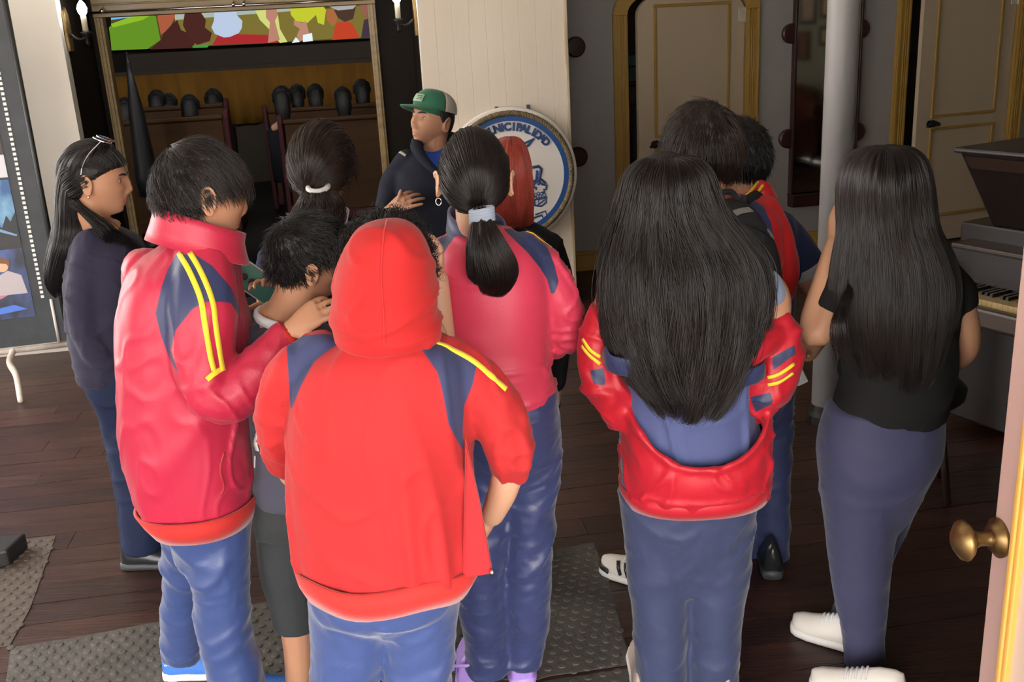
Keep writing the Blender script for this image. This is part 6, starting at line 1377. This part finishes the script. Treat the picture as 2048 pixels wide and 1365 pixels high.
# ---------------------------------------------------------------- boy with the backpack
p = Person('person with tousled dark brown hair in a red jacket, wearing a charcoal backpack', 2.80, 1420, 'warm'); Y = p.Y
H = p.head(1405, 302, 0, -25, 8, 4, .97, 1.05, neck=(1440, 400, .0), neck_r=.052)
p.limb([(1370, 430, 0, 34), (1440, 415, 0, 40), (1530, 440, 0, 34)]); p.finish(.006)
kw = dict(h0=.42, nape=-.62, side=-.15)
p.hair(hair_cap(H, .026, .006, 31, **kw), 'brown', short_strands(H, 5200, .028, .085, 191, crown=(.05, -.5, .86), messy=.5, lift=.012, **kw), .00085)
g = G(); loft_rings(g, [(388, 1400, 1480, .065), (402, 1370, 1520, .085), (425, 1345, 1550, .11), (460, 1332, 1562, .125), (560, 1330, 1560, .13), (680, 1335, 1552, .13), (760, 1340, 1548, .13)], Y); pxtube(g, [(1530, 420, 0, 32), (1556, 480, 0, 34), (1562, 560, .02, 32), (1540, 640, .1, 28)], Y); pxtube(g, [(1362, 430, 0, 32), (1335, 500, 0, 33), (1332, 600, .05, 30)], Y)
mt = track('red_jacket_backpack', (.50, .016, .02), .5); o, sf = p.cloth('jacket', g, mt, .0085, 4, wr=[WR(.006, (9, 9, 9), 195)], panels={'navy': [[(1478, 385), (1498, 392), (1528, 415), (1542, 445), (1550, 490), (1540, 500), (1525, 460), (1505, 430), (1485, 405)]]}, YP=Y - .06)
g = G(); ribbon(g, sf, [(1466, 382), (1482, 384), (1498, 374), (1512, 366)], .012); p.part('shoulder_stripe', g, M['yellow_band'])
pants(p, [[(1395, 770, -.02, 50), (1390, 960, -.05, 42), (1385, 1180, -.10, 36), (1384, 1270, -.14, 34)], [(1490, 770, .02, 50), (1400, 980, .06, 40), (1300, 1140, .1, 34)]], [(720, 1340, 1548, .13), (790, 1345, 1545, .13), (830, 1370, 1520, .11)], M['pants_dark'], 197, .010)
up, PS = p.shoe((1300, 1172), (1206, 1140), M['white_leather'], M['white_rubber'], .048, .10, lace=M['white_leather'], length=.27)
for t in (.40, .51, .62):
    for sd in (-1, 1): g = G(); g.tube([PS(t, sd * .047, .035), PS(t + .03, sd * .046, .06), PS(t + .05, sd * .036, .082)], [.0065] * 3, 6); p.part('shoe_stripe', g, M['black_leather'], parent=up)
g = G(); g.tube([PS(.80, -.052, .035), PS(.95, -.035, .036), PS(1.0, 0, .036), PS(.95, .035, .036), PS(.80, .052, .035)], [.010] * 5, 8, smooth=4, flat=(1, .5)); p.part('toe_cap', g, M['black_leather'], parent=up)
up, PS = p.shoe((1392, 1325), (1384, 1230), M['white_leather'], M['white_rubber'], .046, .10); g = G(); g.tube([PS(.02, -.04, .075), PS(-.02, 0, .08), PS(.02, .04, .075)], [.006] * 3, 6); p.part('heel_tab', g, M['black_leather'], parent=up)
# backpack (own thing)
bp = Thing('backpack', p.pt(1480, 640, -.16), 'charcoal backpack with pale reflective strip worn by the boy with tousled brown hair', 'backpack')
CHN = cloth_mat('charcoal_nylon', (.028, .029, .031), .75, fine=300, fstr=.4)
g = G(); loft_rings(g, [(402, 1430, 1478, .03, -.14), (412, 1410, 1500, .06, -.16), (440, 1388, 1524, .085, -.18), (500, 1380, 1548, .10, -.19), (580, 1378, 1562, .105, -.19), (640, 1380, 1574, .10, -.18), (690, 1392, 1574, .085, -.17), (706, 1410, 1560, .05, -.16)], p.Y, e=2.8)
me = fuse(g, .008, 4, name='bag'); wrinkle(me, .004, (9, 9, 9), 199); sfb = Surf(me); setv(me, mverts(me) - bp.base); smooth_on(me); new_obj("bag", me, CHN, bp.o)
g = G(); ribbon(g, sfb, [(1455, 436), (1478, 424), (1502, 420)], .022); ribbon(g, sfb, [(1534, 460), (1552, 486), (1562, 512)], .010); bp.part('reflective_strip', g, mat('reflective_grey', (.22, .22, .21), .5))
g = G(); ribbon(g, sfb, [(1420, 470), (1450, 455), (1500, 450), (1545, 480)], .006); ribbon(g, sfb, [(1500, 600), (1540, 590), (1570, 596)], .006); bp.part('zip', g, M['black'])
g = G(); g.tube([p.pt(*q) for q in ((1434, 412, -.13), (1438, 390, -.12), (1462, 384, -.11), (1478, 404, -.13))], [.009] * 4, 8, True, 4); bp.part('grab_handle', g, CHN)
g = G(); g.tube([p.pt(*q) for q in ((1488, 408, -.10), (1510, 398, -.02), (1530, 420, .08), (1540, 480, .12))], [.02] * 4, 10, smooth=4, flat=(1.2, .35), side=(0, -.3, 1)); bp.part('shoulder_strap', g, CHN)
g = G(); g.tube([p.pt(*q) for q in ((1575, 650, -.17), (1582, 700, -.18), (1594, 742, -.18), (1606, 768, -.18))], [.016] * 4, 10, smooth=4, flat=(1, .15), side=(1, -.1, .3)); bp.part('hanging_strap', g, mat('pale_webbing', (.24, .24, .245), .8))

# ---------------------------------------------------------------- boy behind him, arm out
p = Person('person in a navy tee with grey sleeve cuffs, behind the backpack wearer', 3.10, 1510, 'tan'); Y = p.Y
H = p.head(1482, 318, 0, -10, 8, 0, .95, 1.0, neck=(1500, 415, .0), neck_r=.05)
p.limb([(1430, 450, 0, 30), (1510, 430, 0, 36), (1570, 460, 0, 32)]); p.limb([(1565, 455, 0, 30), (1600, 520, .0, 30), (1645, 590, .0, 28), (1655, 640, -.05, 24), (1615, 705, -.15, 20)])
wv = p.pt(1612, 708, -.155); add_hand(p.g, wv, p.pt(1570, 700, -.2) - wv, np.array([0, -.4, -1]), .16, thumb=1, curl=(.4, .5, .5, .5)); p.finish(.006)
kw = dict(h0=.42, nape=-.62, side=-.12); p.hair(hair_cap(H, .018, .004, 37, **kw), 'black', short_strands(H, 3500, .02, .03, 201, messy=.5, lift=.01, grav=.05, **kw), .0009)
g = G(); loft_rings(g, [(408, 1465, 1540, .06), (424, 1440, 1568, .085), (450, 1425, 1590, .11), (520, 1420, 1592, .12), (640, 1425, 1585, .12), (740, 1430, 1580, .12)], Y); pxtube(g, [(1545, 440, 0, 32), (1576, 480, 0, 38), (1608, 522, 0, 38), (1618, 540, 0, 36)], Y, round_ends=False)
o, sf = p.cloth('t_shirt', g, cloth_mat('navy_tee', (.026, .034, .10), .8), .008, 4, wr=[WR(.004, (9, 9, 9), 205)])
g = G(); pxtube(g, [(1611, 528, 0, 38.5), (1621, 545, 0, 38)], Y, round_ends=False, n=20); p.part('sleeve_cuff', g, M['grey_knit'])
# red jacket slung on his shoulder
g = G(); g.tube([p.pt(*q) for q in ((1490, 392, -.06), (1512, 372, -.05), (1532, 392, -.07), (1542, 425, -.11), (1546, 460, -.13))], [.030, .040, .042, .038, .030], 14, True, 4, flat=(1, .6), side=(0, -1, .3)); me = fuse(g, .007, 2, name='slung_jacket'); wrinkle(me, .006, (14, 14, 14), 207); sfs = Surf(me); setv(me, mverts(me) - p.base); smooth_on(me); new_obj('slung_jacket', me, cloth_mat('bright_red_slung', (.58, .014, .018), .5), p.o)
for q in ([(1484, 396), (1496, 388), (1508, 374), (1516, 362)], [(1494, 402), (1506, 394), (1518, 382), (1526, 370)]): g = G(); ribbon(g, sfs, q, .009); p.part('jacket_stripe', g, M['yellow_band'])
pants(p, [[(1470, 760, 0, 46), (1470, 960, 0, 38), (1470, 1135, 0, 32)], [(1545, 760, 0, 46), (1545, 960, 0, 38), (1545, 1130, 0, 32)]], [(710, 1432, 1582, .12), (780, 1435, 1580, .12), (820, 1460, 1560, .1)], M['pants_dark'], 209, .011)
for hx in (1470, 1545): p.shoe((hx, 1160), (hx - 12, 1085), M['black_leather'], M['dark_rubber'], .043)

# ---------------------------------------------------------------- girl in black at the right
p = Person('person with very long straight dark hair in a black tee before the piano', 2.46, 1770, 'tan'); Y = p.Y
H = p.head(1764, 392, 0, -12, 4, 2, .98, 1.0, neck=(1778, 505, .02), neck_r=.048)
p.limb([(1700, 545, 0, 34), (1778, 520, 0, 40), (1880, 550, 0, 34)])
p.limb([(1700, 550, 0, 32), (1672, 610, -.01, 31), (1634, 668, -.02, 29), (1628, 640, .0, 27), (1646, 570, .04, 23), (1668, 490, .08, 18.5)])
wv = p.pt(1669, 486, .085); add_hand(p.g, wv, p.pt(1690, 408, .10) - wv, np.array([.8, .6, 0]), .165, thumb=-1, curl=(.35, .4, .45, .45), spread=.07)
p.limb([(1890, 555, 0, 32), (1918, 610, -.01, 30), (1932, 670, -.01, 28), (1926, 705, .03, 26), (1890, 730, .12, 22), (1830, 745, .22, 18)]); p.finish(.005)
kw = dict(h0=.45, nape=-.7, side=-.1)
g = hair_cap(H, .013, .001, 41, **kw)
rows = loft_rings(g, [(292, 1752, 1790, .02, -.01), (298, 1722, 1822, .06, -.01), (320, 1696, 1846, .09, -.01), (360, 1681, 1857, .105, -.01), (410, 1680, 1862, .108, -.01), (455, 1682, 1868, .11, -.015), (500, 1676, 1890, .118, -.02), (560, 1668, 1905, .130, -.025), (620, 1668, 1900, .135, -.03), (680, 1680, 1888, .13, -.035), (725, 1700, 1872, .12, -.04), (765, 1722, 1850, .10, -.05)], Y, e=2.1)
g = hair_cap(H, .013, .001, 41, **kw); hair_shell(g, rows, .84, .94)
Ls = grid_strands(rows, 4600, 211, off=.003, wave=.003, wfreq=.9, v1=(.70, 1.0), drift=.010, clump=70, groove=.007)
hm = p.hair(g, 'softblack', Ls, .0009, voxel=.0065); me = hm.data; V = mverts(me); N_ = mnorm(me); ang = np.arctan2(V[:, 1] + .03, V[:, 0]); lowm = sstep(-V[:, 2], -1.2, -.9); q = np.stack([ang * 7.0, V[:, 2] * .8, V[:, 2] * 0], 1); setv(me, V + N_ * (lowm * .009 * vnoise(q, 14) - .004 * lowm)[:, None])
st = []; rs = np.random.RandomState(12)
for i in range(80):
    a_, b_, c_ = rs.rand(), rs.rand(), rs.rand(); pts = [(1706 + 10 * a_, 540 + 30 * b_, -.05), (1688 + 16 * a_, 590, -.10), (1668 + 26 * a_, 630, -.14), (1660 + 36 * a_, 655 + 20 * c_, -.155), (1668 + 44 * a_, 690 + 60 * b_, -.15)]
    st.append(crom(np.array([p.pt(x + 2 * rs.normal(), y, d_ - .012 * c_) for x, y, d_ in pts]), 5))
curves_obj('shoulder_hair', st, .0009, HM['softblack'][1], p.o, p.base)
g = G(); loft_rings(g, [(508, 1735, 1825, .065, .01), (525, 1702, 1872, .09), (550, 1680, 1905, .11), (600, 1672, 1915, .125), (680, 1682, 1908, .128), (750, 1684, 1902, .125), (800, 1672, 1894, .128), (832, 1660, 1884, .13)], Y)
pxtube(g, [(1712, 545, 0, 40), (1688, 590, -.01, 42), (1668, 628, -.015, 42)], Y, round_ends=False); pxtube(g, [(1880, 550, 0, 40), (1908, 590, 0, 42), (1922, 622, -.005, 38)], Y, round_ends=False)
p.cloth('t_shirt', g, cloth_mat('black_tee', (.013, .013, .014), .85), .008, 4, wr=[WR(.005, (7, 7, 10), 215)])
g = G(); g.tube([H.w([-.081, -.005, .022]), H.w([-.081, .05, .024]), H.w([-.068, .10, .02])], [.003, .003, .004], 6); sgp = Thing('eyeglasses', H.w([-.081, .05, .02]), 'dark spectacles worn by the girl in the black tee', 'glasses'); sgp.part('temple', g, M['black'])
g = G(); g.tube([H.w([.081, -.005, .022]), H.w([.081, .05, .024]), H.w([.068, .10, .02])], [.003, .003, .004], 6); sgp.part('temple', g, M['black'])
for sx in (-1, 1): g = G(); g.tube([H.w([sx * .036 + .028 * cos(t), .108, .004 + .02 * sin(t)]) for t in np.linspace(0, 2 * pi, 17)], [.0022] * 17, 6); sgp.part('rim', g, M['black'])
pants(p, [[(1725, 880, 0, 86), (1722, 980, 0, 80), (1720, 1080, 0, 66), (1722, 1180, .0, 54), (1728, 1280, 0, 42), (1732, 1385, 0, 42)], [(1800, 880, .05, 80), (1785, 960, .10, 66), (1750, 1080, .14, 48), (1715, 1200, .16, 40), (1690, 1262, .16, 38)]], [(805, 1660, 1886, .125), (850, 1645, 1882, .13), (910, 1640, 1874, .135), (960, 1645, 1850, .12)], cloth_mat('soft_navy_joggers', (.048, .050, .105), .7, broad=(3, .3, (1, 1, 1.5))), 217, amp=.0045, sc=(4, 4, 7))
p.shoe((1690, 1292), (1586, 1258), M['white_leather'], M['white_rubber'], .047, .095, lace=M['white_knit'], length=.25); p.shoe((1732, 1402), (1622, 1372), M['white_leather'], M['white_rubber'], .047, .095, lace=M['white_knit'], length=.25)

# ---------------------------------------------------------------- audience seated in the theatre (dark, seen from behind)
M['aud'] = [cloth_mat('audience_cloth_%d' % i, c, .8) for i, c in enumerate([(.012, .012, .016), (.02, .018, .02), (.16, .012, .02), (.55, .55, .62)])]
def seated(px, py, b, sc, ci, lab, ywd=1.0, bun=False):
    a_, z_ = onb(px, py, b); c = R(a_, b, z_ - .115 * sc); root = bpy.data.objects.new('person', bpy.data.meshes.new('person')); COL.objects.link(root); base = R(a_, b, 0); root.location = Vector(base.tolist())
    H = Head(c, -8, 6, 0, sc); g = G(); add_head(g, H); g.tube([H.w([0, -.02, -.07]), H.w([0, -.03, -.17])], [.05, .055], 12)
    g.tube([H.w([-.10, -.03, -.25]), H.w([0, -.03, -.21]), H.w([.10, -.03, -.25])], [.04, .05, .04], 12, True, 3)
    me = fuse(g, .012, 2, name='person'); V = mverts(me); attr(me, 'lip', np.full(len(V), -2.)); attr(me, 'stubble', np.full(len(V), -2.)); setv(me, V - base); smooth_on(me); me.materials.append(SKIN['tan']); old = root.data; root.data = me; bpy.data.meshes.remove(old)
    tag(root, lab, 'person', 'audience in the theatre')
    g = hair_cap(H, .022, .006, int(px), h0=.4, nape=-.8, side=-.4); g.tube([H.w([0, -.08, .02]), H.w([0, -.10, -.08]), H.w([0, -.10, -.2])], [.075, .085 * ywd, .06], 14, True, 3)
    child('hair', g, HM['black'][0], root, base, True)
    g = G(); zb_ = c[2] - .20 * sc; rings = []
    for dz, w_, d_ in ((.02, .07, .06), (-.03, .15, .09), (-.09, .205, .11), (-.25, .20, .12), (min(-.3, .46 - zb_), .19, .13)): rings.append(np.array([np.array([c[0], c[1], zb_ + dz]) + uu * w_ * cos(t) + nn * d_ * sin(t) for t in np.linspace(0, 2 * pi, 21)[:-1]]))
    g.loft(rings); child('shirt', g, M['aud'][ci], root, base, True)
    g = G()
    for s_ in (-.09, .09):
        hp = R(a_ + s_, b, .52); g.tube([hp, hp + nn * .42, hp + nn * .44 + np.array([0, 0, -.515])], [.08, .065, .045], 10, smooth=3)
    child('trousers', g, M['aud'][0], root, base, True)
for a in [(312, 183, 5.55, 1.05, 0, 'spectator left of the aisle, second from the left jamb'), (336, 190, 6.85, 1.1, 0, 'small far spectator left of the aisle, between two darker heads'), (378, 193, 4.27, 1.0, 1, 'spectator with rounded dark hair sitting lowest in the left bench'), (425, 181, 5.55, 1.1, 0, 'spectator at the aisle end of the left bench'),
          (250, 200, 4.27, 1.1, 0, 'bulky dark spectator nearest the left jamb'), (562, 176, 4.27, 1.1, 0, 'spectator at the aisle end of the right bench'), (593, 172, 6.85, 1.15, 1, 'spectator second from the aisle in the right rows'), (629, 171, 5.55, 1.05, 2, 'spectator in a dark red top on the right bench'), (684, 177, 4.27, .95, 3, 'spectator in a pale shirt on the right bench'), (722, 162, 5.55, 1.1, 0, 'spectator nearest the right jamb')]: seated(*a)
# tall standing silhouette near the left jamb (a coat stand in the dark hall)
a_, z_ = onb(253, 104, 3.6); q = R(a_, 3.6, 0); cs = Thing('coat_stand', q, 'tall dark tapering stand in the theatre by the left jamb', 'stand')
g = G(); g.disc(q, (0, 0, 1), [(.16, 0), (.15, .05), (.04, .1), (.03, z_ * .5), (.022, z_ * .9), (.008, z_)], 16); cs.part('post', g, M['black'], smooth=True)
g = G(); g.disc(q + np.array([0, 0, .5]), (0, 0, 1), [(.02, z_ - .6), (.04, z_ - .8), (.07, z_ - 1.05), (.11, .2), (.10, 0)], 16); cs.part('hanging_cloth', g, M['black'], smooth=True)
